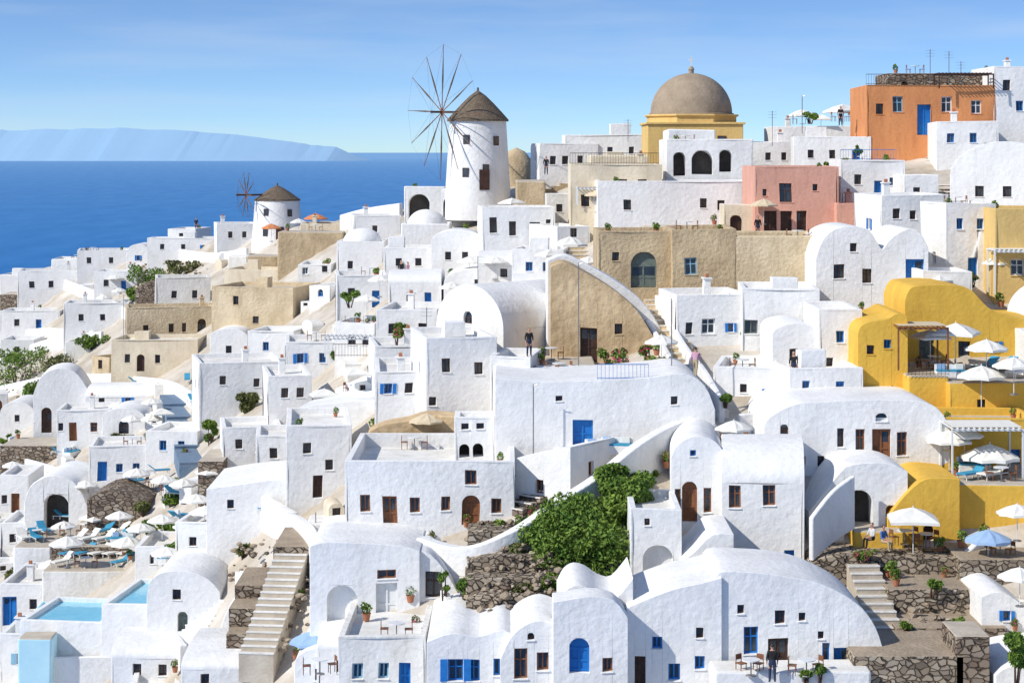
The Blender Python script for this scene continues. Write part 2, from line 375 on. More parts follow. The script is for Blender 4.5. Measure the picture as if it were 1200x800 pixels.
def H(x0,x1,yt,yb,roof='f',m='W',dp=6,yaw=0,ops='',name='white_house',d=None,rise=None,prof=None,lops=(),rops=(),mk=True,**kw):
    xc=(x0+x1)/2
    if d is None: d=D(xc,yb)
    s=d/F; w=(x1-x0)*s/math.cos(math.radians(yaw)); h=(yb-yt)*s
    pf=[((a-x0)/(x1-x0),(yb-b)*s) for a,b in prof] if prof else None
    if mk: mark(x0,x1,yt-4,yb)
    if not lops and yaw>3 and dp>4 and h>2.4: v_=min(h-1.4,ru(1.2,2)); lops=((dp*.5,dp*.5+.6,v_,v_+.8,'w',random.choice('kbo')),)
    if not rops and yaw<-3 and dp>4 and h>2.4: v_=min(h-1.4,ru(1.2,2)); rops=((dp*.4,dp*.4+.6,v_,v_+.8,'w',random.choice('kbo')),)
    return house(name,Pt(xc,yb,d),w,h,dp,math.radians(yaw),roof,m,parse(ops,x0,x1,yb,w,s),lops,rops,rise*s if rise else None,pf,**kw)
SH='stone_retaining_wall'
# far left ridge
H(22,92,317,350,ops='w 38 333 6 8 k;w 60 333 6 8 k;w 80 334 6 8 k',yaw=8,chim=True)
H(60,100,303,322); H(92,150,293,320,yaw=10,ops='w 105 305 5 7 k;w 130 305 5 7 k'); H(148,176,286,310,'v',ops='w 162 302 4 6 b')
H(172,258,279,300,dp=5,ops='w 190 289 5 6 k;w 215 289 5 6 k;w 240 290 5 6 b'); H(196,230,268,284,yaw=-12,ops='w 212 276 5 6 k'); H(255,300,262,290,ops='w 270 275 5 7 k;w 286 275 5 7 k',yaw=12)
H(352,400,262,282,m='C'); H(0,24,322,350); H(-60,0,330,365)
H(110,160,318,345,ops='w 125 332 6 8 k;d 145 336 6 14 b'); H(0,62,345,366,'F','S2',name=SH); H(0,70,364,392,ops='w 20 378 6 8 k;d 45 382 7 16 b')
H(75,150,355,392,yaw=6,ops='w 95 372 6 8 k;w 120 372 6 8 k'); H(158,232,326,350,'P','S2',name=SH,dp=8,prof=[(158,338),(180,328),(210,326),(232,334)])
H(183,246,325,372,m='W2',yaw=10,ops='w 205 345 6 9 k;w 228 345 6 9 k'); H(150,250,360,408,m='T2',yaw=12,ops='D 236 385 10 22 k;w 172 385 6 10 k;w 200 384 6 10 k;w 215 384 5 10 k',name='beige_house')
H(246,345,336,402,m='T2',yaw=-14,ops='w 275 352 7 10 k;w 300 375 7 8 k',name='beige_house',dp=8); H(262,330,316,345,m='C',yaw=-10,name='beige_house')
H(325,402,272,300,'F','T',dp=5,name=SH); H(290,345,300,318,'F','T',name=SH,dp=4)
# left middle
H(0,40,398,425,ops='w 20 410 6 8 k'); H(130,232,398,442,m='C',dp=7,ops='w 150 420 6 10 k;w 185 420 6 10 k;D 165 425 9 20 k',name='beige_house')
H(40,104,432,512,'P',prof=[(40,462),(48,442),(62,433),(80,432),(92,440),(104,460)],yaw=8,ops='D 55 492 12 30 k;w 85 480 6 8 k')
H(100,180,452,482,'x',rise=12,ops='w 120 470 7 9 k;w 150 470 7 9 b'); H(0,40,470,505,'v',rise=14,ops='w 20 490 6 8 k')
H(67,128,480,524,yaw=5,ops='d 86 506 9 22 o;w 110 500 8 11 o;w 72 500 6 9 k'); H(120,170,478,515,'v',rise=12,ops='W 145 500 12 16 k')
H(0,66,522,552,'F','S2',name=SH,floor='FT'); H(105,182,522,572,ops='d 120 552 11 24 b;w 140 548 8 10 b;w 160 548 8 10 b',yaw=6); H(0,34,556,606,ops='d 18 590 10 24 o;w 5 585 7 10 k')
H(28,104,556,628,'P',prof=[(28,590),(35,570),(48,560),(65,556),(85,562),(98,580),(104,600)],m='W',ops='a 66 602 30 48 k',dp=8)
H(102,170,575,625,'P','S2',name=SH,prof=[(102,585),(130,574),(170,590)]); H(170,232,505,540,yaw=-8,ops='w 190 522 8 11 b;w 212 522 8 11 b')
H(236,332,424,480,yaw=14,dp=8,ops='w 262 445 7 10 k;w 300 448 7 10 k',chim=True); H(246,290,385,430,'v',rise=10,ops='w 268 410 7 9 k'); H(290,345,388,430,yaw=-8,ops='w 312 405 7 10 b')
H(232,262,540,590,m='S2',roof='F',name=SH); H(262,330,500,548,ops='w 280 520 8 11 k',yaw=10)
H(242,345,560,632,'P',prof=[(242,572),(280,566),(345,560)],dp=8,ops='w 270 590 8 11 k;d 318 612 12 30 b'); H(300,345,510,560,yaw=6,dp=6,ops='w 320 530 9 12 k'); H(336,412,498,585,dp=9,yaw=6,ops='w 360 525 9 12 k;w 385 545 9 12 k;d 372 570 11 26 k'); H(315,365,440,500,yaw=10,ops='w 335 460 8 11 k;w 352 460 8 11 k',dp=8)
H(348,440,468,515,'P',prof=[(348,478),(395,472),(440,468)],dp=8,yaw=-8,ops='w 375 492 8 11 b'); H(440,495,435,500,dp=9,yaw=4,ops='w 455 455 9 12 b;w 478 455 9 12 k')
# bottom left
H(0,50,684,742,dp=8,ops='d 9 716 20 34 b;w 38 708 9 12 k'); H(172,258,668,748,'P',prof=[(172,700),(176,682),(188,672),(206,668),(228,670),(246,680),(258,694)],ops='w 207 695 10 12 k;D 214 728 12 26 g',dp=7)
H(258,292,690,742,'P',prof=[(258,738),(264,720),(272,704),(282,696),(292,692)],dp=5); H(158,205,640,668,m='W',ops='w 180 655 8 10 k'); H(205,270,612,655,yaw=-6,ops='w 225 635 9 11 k;D 250 640 12 24 b')
H(130,235,752,800,'x',rise=18,ops='w 160 785 10 13 k;w 190 785 10 13 k'); H(212,345,766,820,'x',rise=16,dp=8,ops='w 240 795 10 12 k;d 290 800 14 30 b'); H(58,135,770,820,yaw=4); H(0,60,742,800,ops='w 25 770 12 12 l;d 48 778 12 24 b'); H(345,408,758,820,'v',rise=20,ops='w 375 790 12 14 k')
H(0,28,612,650,ops='w 14 630 8 10 k'); H(15,60,640,690,'F','W',dp=8,floor='FT',name='terrace')
H(60,172,640,664,'F','S2',dp=11,floor='FT',name='terrace'); H(48,168,668,690,'F','W2',dp=8,floor='FT',name='terrace')
# centre
H(405,604,540,617,dp=11,yaw=0,ops='w 428 589 12 19 o;d 457 599 17 36 o;w 487 591 12 17 o;D 551 598 20 34 o;w 523 590 10 16 o;w 551 560 13 17 o;w 580 593 12 18 o',m='W',ph=.9,d=109,chim=False)
H(604,668,521,596,'P',prof=[(604,540),(640,528),(668,521)],dp=5,ops='w 632 570 11 16 o',yaw=-32,d=110)
H(431,606,487,535,'P','RU',dp=2.0,name='ruined_stone_wall',prof=[(431,505),(450,497),(478,492),(500,486),(540,488),(575,494),(606,500)],d=121); H(532,580,488,545,dp=2.4,d=115,ph=.3,name='roof_pavilion',ops='a 544 528 12 16 k;a 560 528 12 16 k;w 545 499 9 7 k;w 563 499 9 7 k')
H(363,492,636,737,'P',prof=[(363,640),(380,636),(430,637),(470,640),(492,646)],dp=8,ops='n 401 706 36 44 w;d 453 705 25 46 w;w 453 672 22 10 o;w 506 684 19 30 o',d=103)
H(490,552,640,735,'P',prof=[(490,646),(505,650),(525,672),(540,700),(552,722)],dp=7,ops='w 508 684 19 30 k',d=103.3)
H(372,440,738,800,'x',rise=20,ops='w 400 780 12 14 k'); H(398,500,744,830,dp=8,ops='w 420 785 12 18 l;w 450 785 12 18 l;d 475 790 14 30 b',m='W2'); H(500,612,734,830,'P',prof=[(500,752),(530,742),(560,746),(590,738),(612,752)],dp=9,ops='w 534 785 18 26 b;w 555 785 14 26 b;w 585 780 14 20 b',m='W')
H(265,330,742,775,'F','S2',dp=6,name=SH,floor='EA'); H(268,362,712,744,'F','S',dp=5,name=SH,floor='EA'); H(275,365,685,714,'F','S2',dp=5,name=SH,floor='EA'); H(320,366,640,690,'F','S2',dp=6,name=SH,floor='EA')
# big retaining terrace with blue door
H(580,838,438,522,'P',prof=[(580,444),(640,447),(700,447),(760,442),(800,438),(825,452),(838,480)],dp=9,ops='d 683 512 24 42 b;w 655 466 8 6 k;w 790 470 8 10 k',d=114.5)
H(500,582,395,482,dp=8,ops='w 523 428 10 16 k;w 560 432 10 14 k;w 508 470 8 10 k',d=124,yaw=10); H(574,622,418,480,dp=6,ops='w 598 440 9 12 k',d=122,yaw=-8)
H(510,590,334,425,'v',rise=48,dp=11,yaw=-42,ops='W 548 372 14 14 k;d 560 410 12 26 k',d=133,name='vaulted_house')
H(645,775,308,428,'P','RU',dp=3,prof=[(645,312),(662,308),(690,322),(720,340),(745,362),(762,388),(775,410)],ops='d 690 405 20 40 k;w 725 385 9 12 k',d=130,name='ruined_vault_house')
H(640,782,300,420,'P','W',dp=2.5,prof=[(640,306),(662,299),(692,312),(722,329),(750,350),(770,378),(782,404)],d=133.2,name='white_vault_rib')
H(625,700,430,452,'F','W',dp=7,d=124,floor='FT',name='terrace')
H(440,505,405,450,dp=7,ops='d 470 432 12 28 b;w 490 425 8 12 k',yaw=8); H(392,440,378,420,ops='w 412 398 9 11 k;w 428 398 8 11 k',yaw=-8,dp=7); H(440,512,362,410,dp=8,yaw=-6,ops='w 460 385 9 12 k;w 495 385 9 12 k',chim=True)
H(335,395,400,445,yaw=6,dp=7,ops='w 352 420 8 11 b;w 378 420 8 11 b'); H(520,600,314,340,'v',rise=18,dp=7,ops='w 560 332 8 10 k'); H(455,518,318,362,'x',rise=12,ops='w 480 348 8 10 k;d 502 352 8 18 b'); H(600,645,322,350,'x',rise=12,dp=6,ops='w 620 340 8 11 k')
H(395,455,322,368,dp=7,ops='w 412 342 8 10 k;d 440 350 9 20 b',yaw=6); H(395,450,283,326,'d',dp=5,ops='w 410 310 6 9 k',name='domed_house'); H(450,505,290,325,ops='w 468 307 7 9 k;w 490 307 7 9 k'); H(470,528,262,295,'d',dp=6,name='domed_house'); H(415,470,252,284,yaw=10,ops='w 440 268 6 8 k',chim=True)
H(505,566,270,318,'v',rise=14,ops='w 525 300 7 9 k;w 545 300 7 9 k'); H(565,650,243,302,dp=7,ops='w 578 264 9 18 k;w 601 268 8 16 k;d 626 274 12 26 g;w 642 262 6 8 k',yaw=4); H(560,620,296,335,'x',rise=14,ops='w 590 320 8 10 k'); H(600,660,292,330,yaw=-6,ops='w 620 312 8 10 b;w 640 312 8 10 b',chim=True)
H(474,522,219,262,m='W',dp=6,ops='a 491 243 24 30 k',name='windmill_annex',chim=False); H(518,570,222,262,m='W',dp=6,ops='a 526 244 22 26 k;w 552 240 5 7 k',name='windmill_annex',chim=False)
# upper centre
H(632,702,168,210,ops='w 648 188 7 10 k;w 662 188 7 10 k;w 680 188 7 10 k',yaw=8,chim=True); H(662,760,158,192,ops='w 690 176 6 8 k;w 715 176 6 8 k;w 740 176 6 8 k',chim=True); H(605,640,212,245,m='T',roof='F',name=SH); H(640,672,228,262,m='W2',ops='w 655 244 7 9 k')
H(668,775,192,262,m='C',dp=7,ops='w 685 235 9 14 k;w 705 235 9 14 k;w 730 215 10 10 k;w 752 215 10 10 k',name='cream_house'); H(690,760,182,215,m='C',dp=5,d=176,name='cream_house')
H(780,882,163,212,dp=8,ops='a 796 192 14 28 g;a 823 190 26 28 g;a 850 188 14 26 g',d=172,name='arcaded_house',chim=False); H(782,838,152,168,dp=5,d=176); H(880,935,166,200,ops='w 900 184 6 9 k;w 918 184 6 9 k')
H(700,886,212,272,dp=8,ops='w 735 240 9 12 k;w 825 238 8 12 k;w 845 240 8 12 k',d=163)
H(700,790,270,352,m='T',dp=7,ops='D 755 316 30 42 g;w 722 300 8 10 k',d=140,name='tan_stone_house',floor='FT',chim=False); H(788,862,268,345,m='T',dp=7,ops='w 810 312 14 20 l',d=139,name='tan_stone_house',chim=False)
H(860,968,276,348,m='T2',dp=8,d=139,name='beige_house',ops='',chim=False)
H(884,982,195,278,m='P',dp=8,ops='d 903 263 15 32 k;d 921 263 13 32 k;d 939 262 12 30 k;w 921 226 14 22 k;w 955 220 6 8 k;w 897 226 5 8 k',d=154,name='pink_house',chim=False); H(980,1036,238,276,m='P',dp=4,d=153,name='pink_house')
H(848,886,240,280,m='C',roof='F',dp=3,ops='D 862 266 14 26 k',d=155.5,name='gate_house')
H(930,1020,160,205,dp=6,ops='w 950 180 7 10 k;w 975 180 7 10 k;d 1003 188 9 24 b',yaw=-6,chim=True); H(905,1015,148,170,dp=6,floor='FT'); H(985,1060,188,240,dp=6,ops='w 1005 210 8 11 k;d 1028 222 9 22 b;w 1045 212 7 9 b')
# upper right
H(1015,1166,100,160,m='O',dp=8,ops='d 1083 140 17 36 b;w 1052 122 12 18 l;w 1030 128 9 12 k;w 1110 122 12 18 w;w 1143 126 12 16 w',name='terracotta_house',d=172,chim=False); H(1040,1168,86,106,m='S2',dp=6,d=176,roof='F',name='terracotta_house_upper_storey',ops='a 1060 100 8 8 k')
H(1164,1240,78,150,dp=8,ops='w 1180 100 9 12 k;w 1195 125 8 12 b',d=172); H(1098,1170,142,196,dp=7,ops='w 1115 162 8 11 b;w 1140 162 8 11 b;d 1158 180 10 24 b',yaw=-6,m='W')
H(1118,1240,166,252,'v',rise=40,dp=9,yaw=-20,ops='w 1150 225 10 13 k;w 1180 225 10 13 k',name='vaulted_house'); H(1060,1100,205,250,ops='w 1075 225 8 11 k',dp=5); H(1032,1112,228,290,dp=7,ops='w 1050 250 9 12 k;d 1092 272 11 26 b;w 1070 252 8 10 k',yaw=6)
H(1108,1168,238,335,dp=6,ops='w 1125 262 8 12 b;w 1150 262 8 12 b;d 1140 316 12 28 b',yaw=5,d=136); H(1165,1260,245,362,m='YC',dp=8,ops='w 1193 314 16 18 w;w 1215 280 12 16 k',d=133,name='yellow_house')
H(956,1088,265,378,'P',prof=[(956,302),(962,284),(972,272),(988,266),(1008,266),(1020,272),(1028,284),(1034,292),(1042,282),(1052,274),(1066,268),(1078,272),(1088,290)],dp=8,ops='w 983 318 13 17 k;w 1016 324 11 17 k;d 1072 318 22 30 b;w 1000 290 8 10 k',d=134)
H(1082,1140,318,372,dp=5,ops='w 1105 345 9 12 k'); H(792,880,345,424,dp=7,ops='w 808 385 8 14 k;w 830 383 16 18 w;w 857 385 7 10 b',d=131,yaw=6); H(870,960,338,420,dp=7,ops='w 880 384 17 16 g;w 918 380 9 12 k;w 940 380 8 10 k',d=130,yaw=-4,chim=True)
H(905,960,378,440,'v',rise=14,dp=6,ops='w 930 415 10 14 k'); H(960,1010,362,440,dp=7,ops='w 985 395 9 14 b;w 972 425 8 10 k'); H(836,930,430,500,dp=7,yaw=-10,ops='w 870 455 8 10 k;w 900 460 8 10 b',d=121); H(925,1012,432,478,dp=6,yaw=5,ops='w 945 452 9 12 b;d 985 460 10 24 b')
# yellow complex
H(1060,1215,333,440,'P','Y',prof=[(1060,352),(1066,338),(1080,334),(1130,336),(1150,352),(1162,362),(1190,372),(1215,374)],dp=7,ops='d 1086 414 18 36 g;w 1130 410 14 22 k;w 1165 405 10 12 b',d=124,name='yellow_house')
H(1005,1064,366,474,'P','Y',prof=[(1005,392),(1009,382),(1020,376),(1040,372),(1052,366),(1064,370)],dp=7,ops='w 1020 410 9 11 k;w 1040 402 9 11 b',d=119.5,name='yellow_house')
H(1064,1112,440,468,'F','Y',dp=5,d=118,floor='FT',name='yellow_terrace'); H(1112,1220,448,500,'F','Y',dp=8,d=117,floor='FT',name='yellow_terrace',ops='w 1150 475 10 12 k')
H(1092,1220,490,560,m='Y',dp=5,ops='w 1110 520 9 13 k;d 1150 540 14 30 k;d 1190 540 14 30 b',d=112,name='yellow_house',chim=False)
H(1040,1125,560,650,'P','Y',prof=[(1040,606),(1060,580),(1075,566),(1090,560),(1125,562)],dp=6,d=106.6,name='yellow_house',ops='D 1088 632 13 32 k'); H(1120,1220,567,632,m='Y',dp=7,d=107.5,roof='F',floor='FT',name='yellow_terrace'); H(1000,1060,622,650,m='Y',roof='F',dp=6,d=105.5,name='yellow_terrace')
# foreground right houses
H(895,1112,468,612,'P',prof=[(895,500),(902,488),(930,474),(960,470),(1060,470),(1090,474),(1105,486),(1112,500)],dp=9,ops='W 919 508 10 22 k;w 1008 515 11 26 o;d 1033 523 22 42 o;w 1057 520 12 28 o;W 1033 489 14 9 w;w 962 540 8 12 k;w 985 512 8 22 k;w 940 540 8 10 k',d=112)
H(948,1064,542,636,'P',prof=[(948,600),(960,585),(985,552),(1000,544),(1040,542),(1064,552)],dp=5,ops='a 1006 604 34 60 o;D 1044 610 12 36 o',d=107)
H(786,850,512,640,'v',rise=30,dp=11,yaw=-4,ops='D 808 588 18 46 o;w 829 586 9 28 o;w 794 584 7 22 o;w 812 532 7 7 b',d=106.8,lops=((3,4,2.4,3.5,'w','o'),)); H(846,942,522,668,'x',rise=42,dp=8,ops='w 861 582 13 26 o;w 900 578 15 26 o;d 925 655 12 22 b',d=105.2,yaw=-6,name='vaulted_house')
H(740,800,596,700,dp=6,ops='n 771 668 34 58 w;w 760 612 6 8 k',d=101.8,chim=False); H(798,860,622,720,'P',prof=[(798,660),(815,645),(835,625),(860,624)],dp=5,d=100.6,ops='w 828 672 8 10 k')
H(655,742,655,835,'P',prof=[(655,706),(664,690),(676,684),(690,688),(705,698),(722,700),(742,676)],dp=5,ops='w 700 715 7 9 k',d=94.5)
H(648,736,698,835,'P',prof=[(648,705),(690,698),(720,704),(736,724)],dp=2,ops='D 679 767 24 40 b;w 668 730 5 6 k;w 712 778 12 16 o',d=92.3)
H(586,652,728,835,'P',prof=[(586,772),(598,748),(614,734),(634,728),(652,734)],dp=6,ops='w 610 776 16 34 o;w 636 774 14 20 o;W 622 746 8 8 k',d=93)
H(734,846,676,835,'P',prof=[(734,712),(760,700),(790,690),(820,684),(846,676)],dp=6,ops='w 770 752 12 14 b;w 790 786 14 20 b;d 750 786 13 36 k;w 820 740 9 12 k;w 820 775 12 16 b',d=93.6)
H(838,1040,668,835,'P',prof=[(838,676),(850,669),(900,672),(950,680),(985,694),(1010,712),(1026,735),(1036,765),(1040,780)],dp=6,ops='w 880 748 17 32 b;d 912 770 24 46 k;w 914 722 12 16 k;w 868 712 8 10 k;w 962 744 7 9 k;d 986 782 18 46 b;w 968 765 9 24 b;w 940 722 8 10 k',d=93.8)
H(838,1020,786,840,'F','W',dp=2.2,d=91.2,name='terrace',floor='FL')
H(945,1140,650,700,'P','S',prof=[(945,668),(960,655),(1000,650),(1140,654)],dp=6,d=103.5,name=SH,floor='EA'); H(1040,1150,690,735,'F','S',dp=5,d=100,name=SH,floor='EA'); H(1050,1180,735,775,'F','S2',dp=4,d=97,name=SH,floor='EA')
H(1150,1240,692,770,'P',prof=[(1150,700),(1170,694),(1190,702),(1240,740)],dp=5,d=97.5,ops='w 1180 722 9 12 b'); H(1125,1230,655,700,'F','S',dp=5,d=102,name=SH,floor='EA'); H(1000,1130,768,835,'F','S',dp=5,d=92,name=SH,floor='EA'); H(1120,1160,745,835,m='S2',roof='F',d=92,dp=3,name=SH)
H(1165,1240,770,850,'P',prof=[(1165,790),(1185,778),(1240,770)],d=92,dp=5)
for a,b,c,d_ in((548,672,618,650),(548,668,648,674),(546,665,672,698),(546,662,696,722),(546,640,720,748)): H(a,b,c,d_,'P','S',prof=[(a,c+ru(2,10)),(a+25,c+ru(0,5)),((a+b)/2,c+ru(0,6)),(b-20,c+ru(0,7)),(b,c+ru(4,12))],dp=3,name=SH,yaw=ru(-4,4))
mark(545,760,545,750); mark(-400,60,405,450); mark(150,250,305,350); mark(200,258,455,545); mark(20,235,600,715); mark(20,205,705,800); mark(265,365,625,775); mark(490,820,495,670)
mark(755,845,345,490); mark(290,352,215,285); mark(520,600,100,262); mark(-400,1600,0,100); mark(1085,1115,160,245); mark(940,1200,640,800); mark(570,640,310,345);mark(695,790,405,440); mark(600,660,205,245); mark(514,645,330,430)
# ------------------------------------------------------------------ infill houses
nroof0=len(ROOFS)
def infill(n,wr,hr,th,names='white_house',small=False):
    cnt=0
    for _ in range(n):
        px=ru(-300,1450); r=ridge(px); py=r+8+(850-r)*R()**1.1
        d=D(px,py); s=F/d; w=ru(*wr);h=ru(*hr); x0=px-w*s/2;x1=px+w*s/2;yt=py-h*s
        if yt<r+ (3 if px<620 else 12): continue
        if occ(x0,x1,yt-4,py)>th: continue
        mark(x0+1,x1-1,yt-3,py-3); yaw=math.radians(ru(-30,30)); ops=[]
        if not small:
            k=int(w/1.6)
            for i in range(k):
                u=(i+.5)*w/k+ru(-.2,.2); 
                if R()<.36 and h>2.1: ops.append((u-.42,u+.42,0.05,2.0,random.choice('ddD'),random.choice('bbbokwgl')))
                elif R()<.7: hh=ru(.3,.5); vc=ru(1.2,1.6); ops.append((u-.3,u+.3,vc-hh,vc+hh,random.choice('wwwW'),random.choice('kkbbwo')))
        elif R()<.35: ops.append((w/2-.25,w/2+.25,h*.3,h*.75,'w','k'))
        rf=random.choices(['f','v','x','F','d'],[5,1.9,1.7,1 if not small else 4,.35 if not small else 0])[0]
        m=random.choices(['W','W2','C','T2','S'],[8,3,.8,.5,.3])[0]
        so=((1.2,1.9,h*.4,h*.7,'w','k'),) if h>2 and not small else ()
        house(names if m!='S' else 'stone_hut',Pt(px,py,d),w,h,ru(3.5,6.5) if not small else ru(1.5,3.5),yaw,rf,m,ops,so,so,chim=not small and R()<.5,ph=ru(.25,.6)); cnt+=1
    return cnt
c1=infill(2800,(3.8,7.5),(2.4,3.6),.12); c2=infill(3500,(2.3,4.5),(1.8,2.6),.14); c3=infill(5000,(.9,3.0),(.6,1.5),.12,'white_garden_wall',True)
print('infill',c1,c2,c3)
# ------------------------------------------------------------------ path walls & stairs
def catmull(P,k=6):
    out=[]; Q=[P[0]]+P+[P[-1]]
    for i in range(1,len(Q)-2):
        for j in range(k):
            t=j/k; a,b,c,d=[np.array(q) for q in Q[i-1:i+3]]
            out.append(.5*((2*b)+(-a+c)*t+(2*a-5*b+4*c-d)*t*t+(-a+3*b-3*c+d)*t**3))
    out.append(np.array(P[-1])); return out
def wallpath(pts,th=.4,m='W',name='curved_white_wall',off=0):
    L=[]
    for px,yb,yt in pts:
        d=D(px,yb)+off; a=Pt(px,yb,d); z=CZ-(yt-HZ)*d/F; L.append((a.x,a.y,a.z,z))
    L=catmull(L) if len(L)>2 else [np.array(q) for q in L]
    mb=MB(); ring=[]
    for i,q in enumerate(L):
        a=L[max(0,i-1)];b=L[min(len(L)-1,i+1)]; t=Vector((b[0]-a[0],b[1]-a[1],0)).normalized(); nn=Vector((-t.y,t.x,0))*th/2
        c=Vector((q[0],q[1],0)); ring.append([c-nn+Vector((0,0,q[2]-1.5)),c-nn+Vector((0,0,q[3])),c+nn+Vector((0,0,q[3])),c+nn+Vector((0,0,q[2]-1.5))])
    for a,b in zip(ring,ring[1:]):
        for i in range(3): mb.poly([a[i],b[i],b[i+1],a[i+1]],m)
    mb.poly(ring[0],m); mb.poly(list(reversed(ring[-1])),m)
    return mb.obj(name,smooth=True,bevel=.1)
def stairs(p1,p2,w,m='W2',name='stone_stairs',d1=None,d2=None):
    A=Pt(*p1,d1);B=Pt(*p2,d2); 
    h=Vector((B.x-A.x,B.y-A.y,0)); L=h.length; u=h.normalized(); n_=max(4,int(abs(B.z-A.z)/.24)); yaw=math.atan2(u.y,u.x)
    mb=MB()
    for i in range(n_):
        z=(B.z-A.z)*(i+1)/n_; mb.box(L*i/n_,L*(i+1)/n_,-w/2,w/2,z-1.6,z,m)
        j=ru(-.03,.03); mb.box(L*i/n_-.03,L*i/n_+(.22 if m=='FT' else .07),-w/2-.01+j*0,w/2+.01,z-.06+j*.3,z+.006,'W2' if m in('W2','S','S2','T2','FT') else m)
    return mb.obj(name,loc=A,yaw=yaw)
wallpath([(492,668,628),(545,672,640),(600,656,620),(650,628,588),(700,594,556),(740,564,524),(780,534,500),(818,514,487)],.7)
wallpath([(336,632,600),(352,645,606),(366,668,620),(372,700,645)],.5)
wallpath([(240,560,540),(275,590,560),(300,610,575),(345,625,600)],.5)
wallpath([(395,470,455),(430,455,440),(470,440,425)],.4); wallpath([(60,330,322),(110,350,340),(150,372,362)],.4); wallpath([(200,300,290),(250,305,296),(290,300,290)],.4); wallpath([(0,430,418),(60,408,396),(120,398,388)],.4); wallpath([(150,455,440),(200,458,446),(235,480,466)],.4)
wallpath([(0,400,392),(50,392,384),(110,396,388)],.4); wallpath([(0,462,452),(60,450,440),(110,448,438),(150,446,436)],.4)
wallpath([(400,268,252),(430,258,244),(470,252,238)],.5); wallpath([(690,268,262),(720,275,268),(760,285,272)],.3)
wallpath([(770,360,345),(800,415,400),(825,450,432),(846,490,468)],.35); wallpath([(742,360,348),(765,400,384),(790,440,425),(815,485,470)],.35)
wallpath([(1040,725,712),(1062,745,735),(1085,760,748)],.4); wallpath([(950,622,606),(975,600,575),(1000,585,556)],.3,off=-4)
wallpath([(950,352,345),(980,378,365),(1000,400,382)],.3); wallpath([(0,545,530),(60,560,545),(105,580,565)],.4); wallpath([(20,650,640),(45,690,675),(55,720,700)],.4); wallpath([(150,700,690),(190,745,725),(215,775,755)],.5)
wallpath([(520,700,690),(545,742,730),(590,752,742),(610,750,738)],.4); wallpath([(865,500,485),(920,492,480),(980,488,476)],.35); wallpath([(1000,660,652),(1060,668,658),(1120,664,652),(1150,640,628)],.4)
# left-hand lanes: whitewashed parapets winding down the slope
for _ in range(46):
    px=ru(-100,560); py=ridge(px)+30+(690-ridge(px))*R(); 
    if 150<px<260 and 440<py<560: continue
    L=ru(30,80); sl=ru(-.5,.6); hh=ru(.8,1.5); q=[]
    for i in range(4):
        x=px+L*i/3; y=py+sl*L*i/3+ru(-5,5); q.append((x,y,y-hh*F/D(x,y)*ru(.8,1.2)))
    if occ(px,px+L,py-12,py)<.6: wallpath(q,.35)
stairs((836,486),(800,425),1.9,'W2'); stairs((800,425),(770,350),1.9,'T2'); stairs((600,600),(680,545),1.6,'S2',d1=109,d2=113); stairs((232,545),(205,462),3.0,'SB',name='blue_stone_stairs'); stairs((1100,240),(1100,168),2.2,'S')
stairs((1115,335),(1130,285),2,'W2'); stairs((345,298),(395,270),4,'T2'); stairs((300,770),(345,640),1.9,'FT',d1=107,d2=116); stairs((555,745),(552,640),1.3,'FT'); stairs((1045,760),(1010,660),1.6,'FT',d1=96.5,d2=103)
stairs((1160,755),(1200,700),1.6,'FT',d1=97,d2=100); stairs((805,690),(850,630),1.2,'W2',d1=99.6,d2=102); stairs((225,745),(255,700),2,'W'); stairs((612,235),(665,215),2,'T'); stairs((410,615),(440,600),1.5,'W2'); stairs((640,340),(600,300),1.6,'W2'); stairs((700,345),(660,262),2,'T2')
stairs((130,520),(160,450),1.6,'W2'); stairs((420,440),(400,380),1.6,'W2'); stairs((300,470),(330,410),1.6,'W2'); stairs((60,600),(30,540),1.8,'W2')
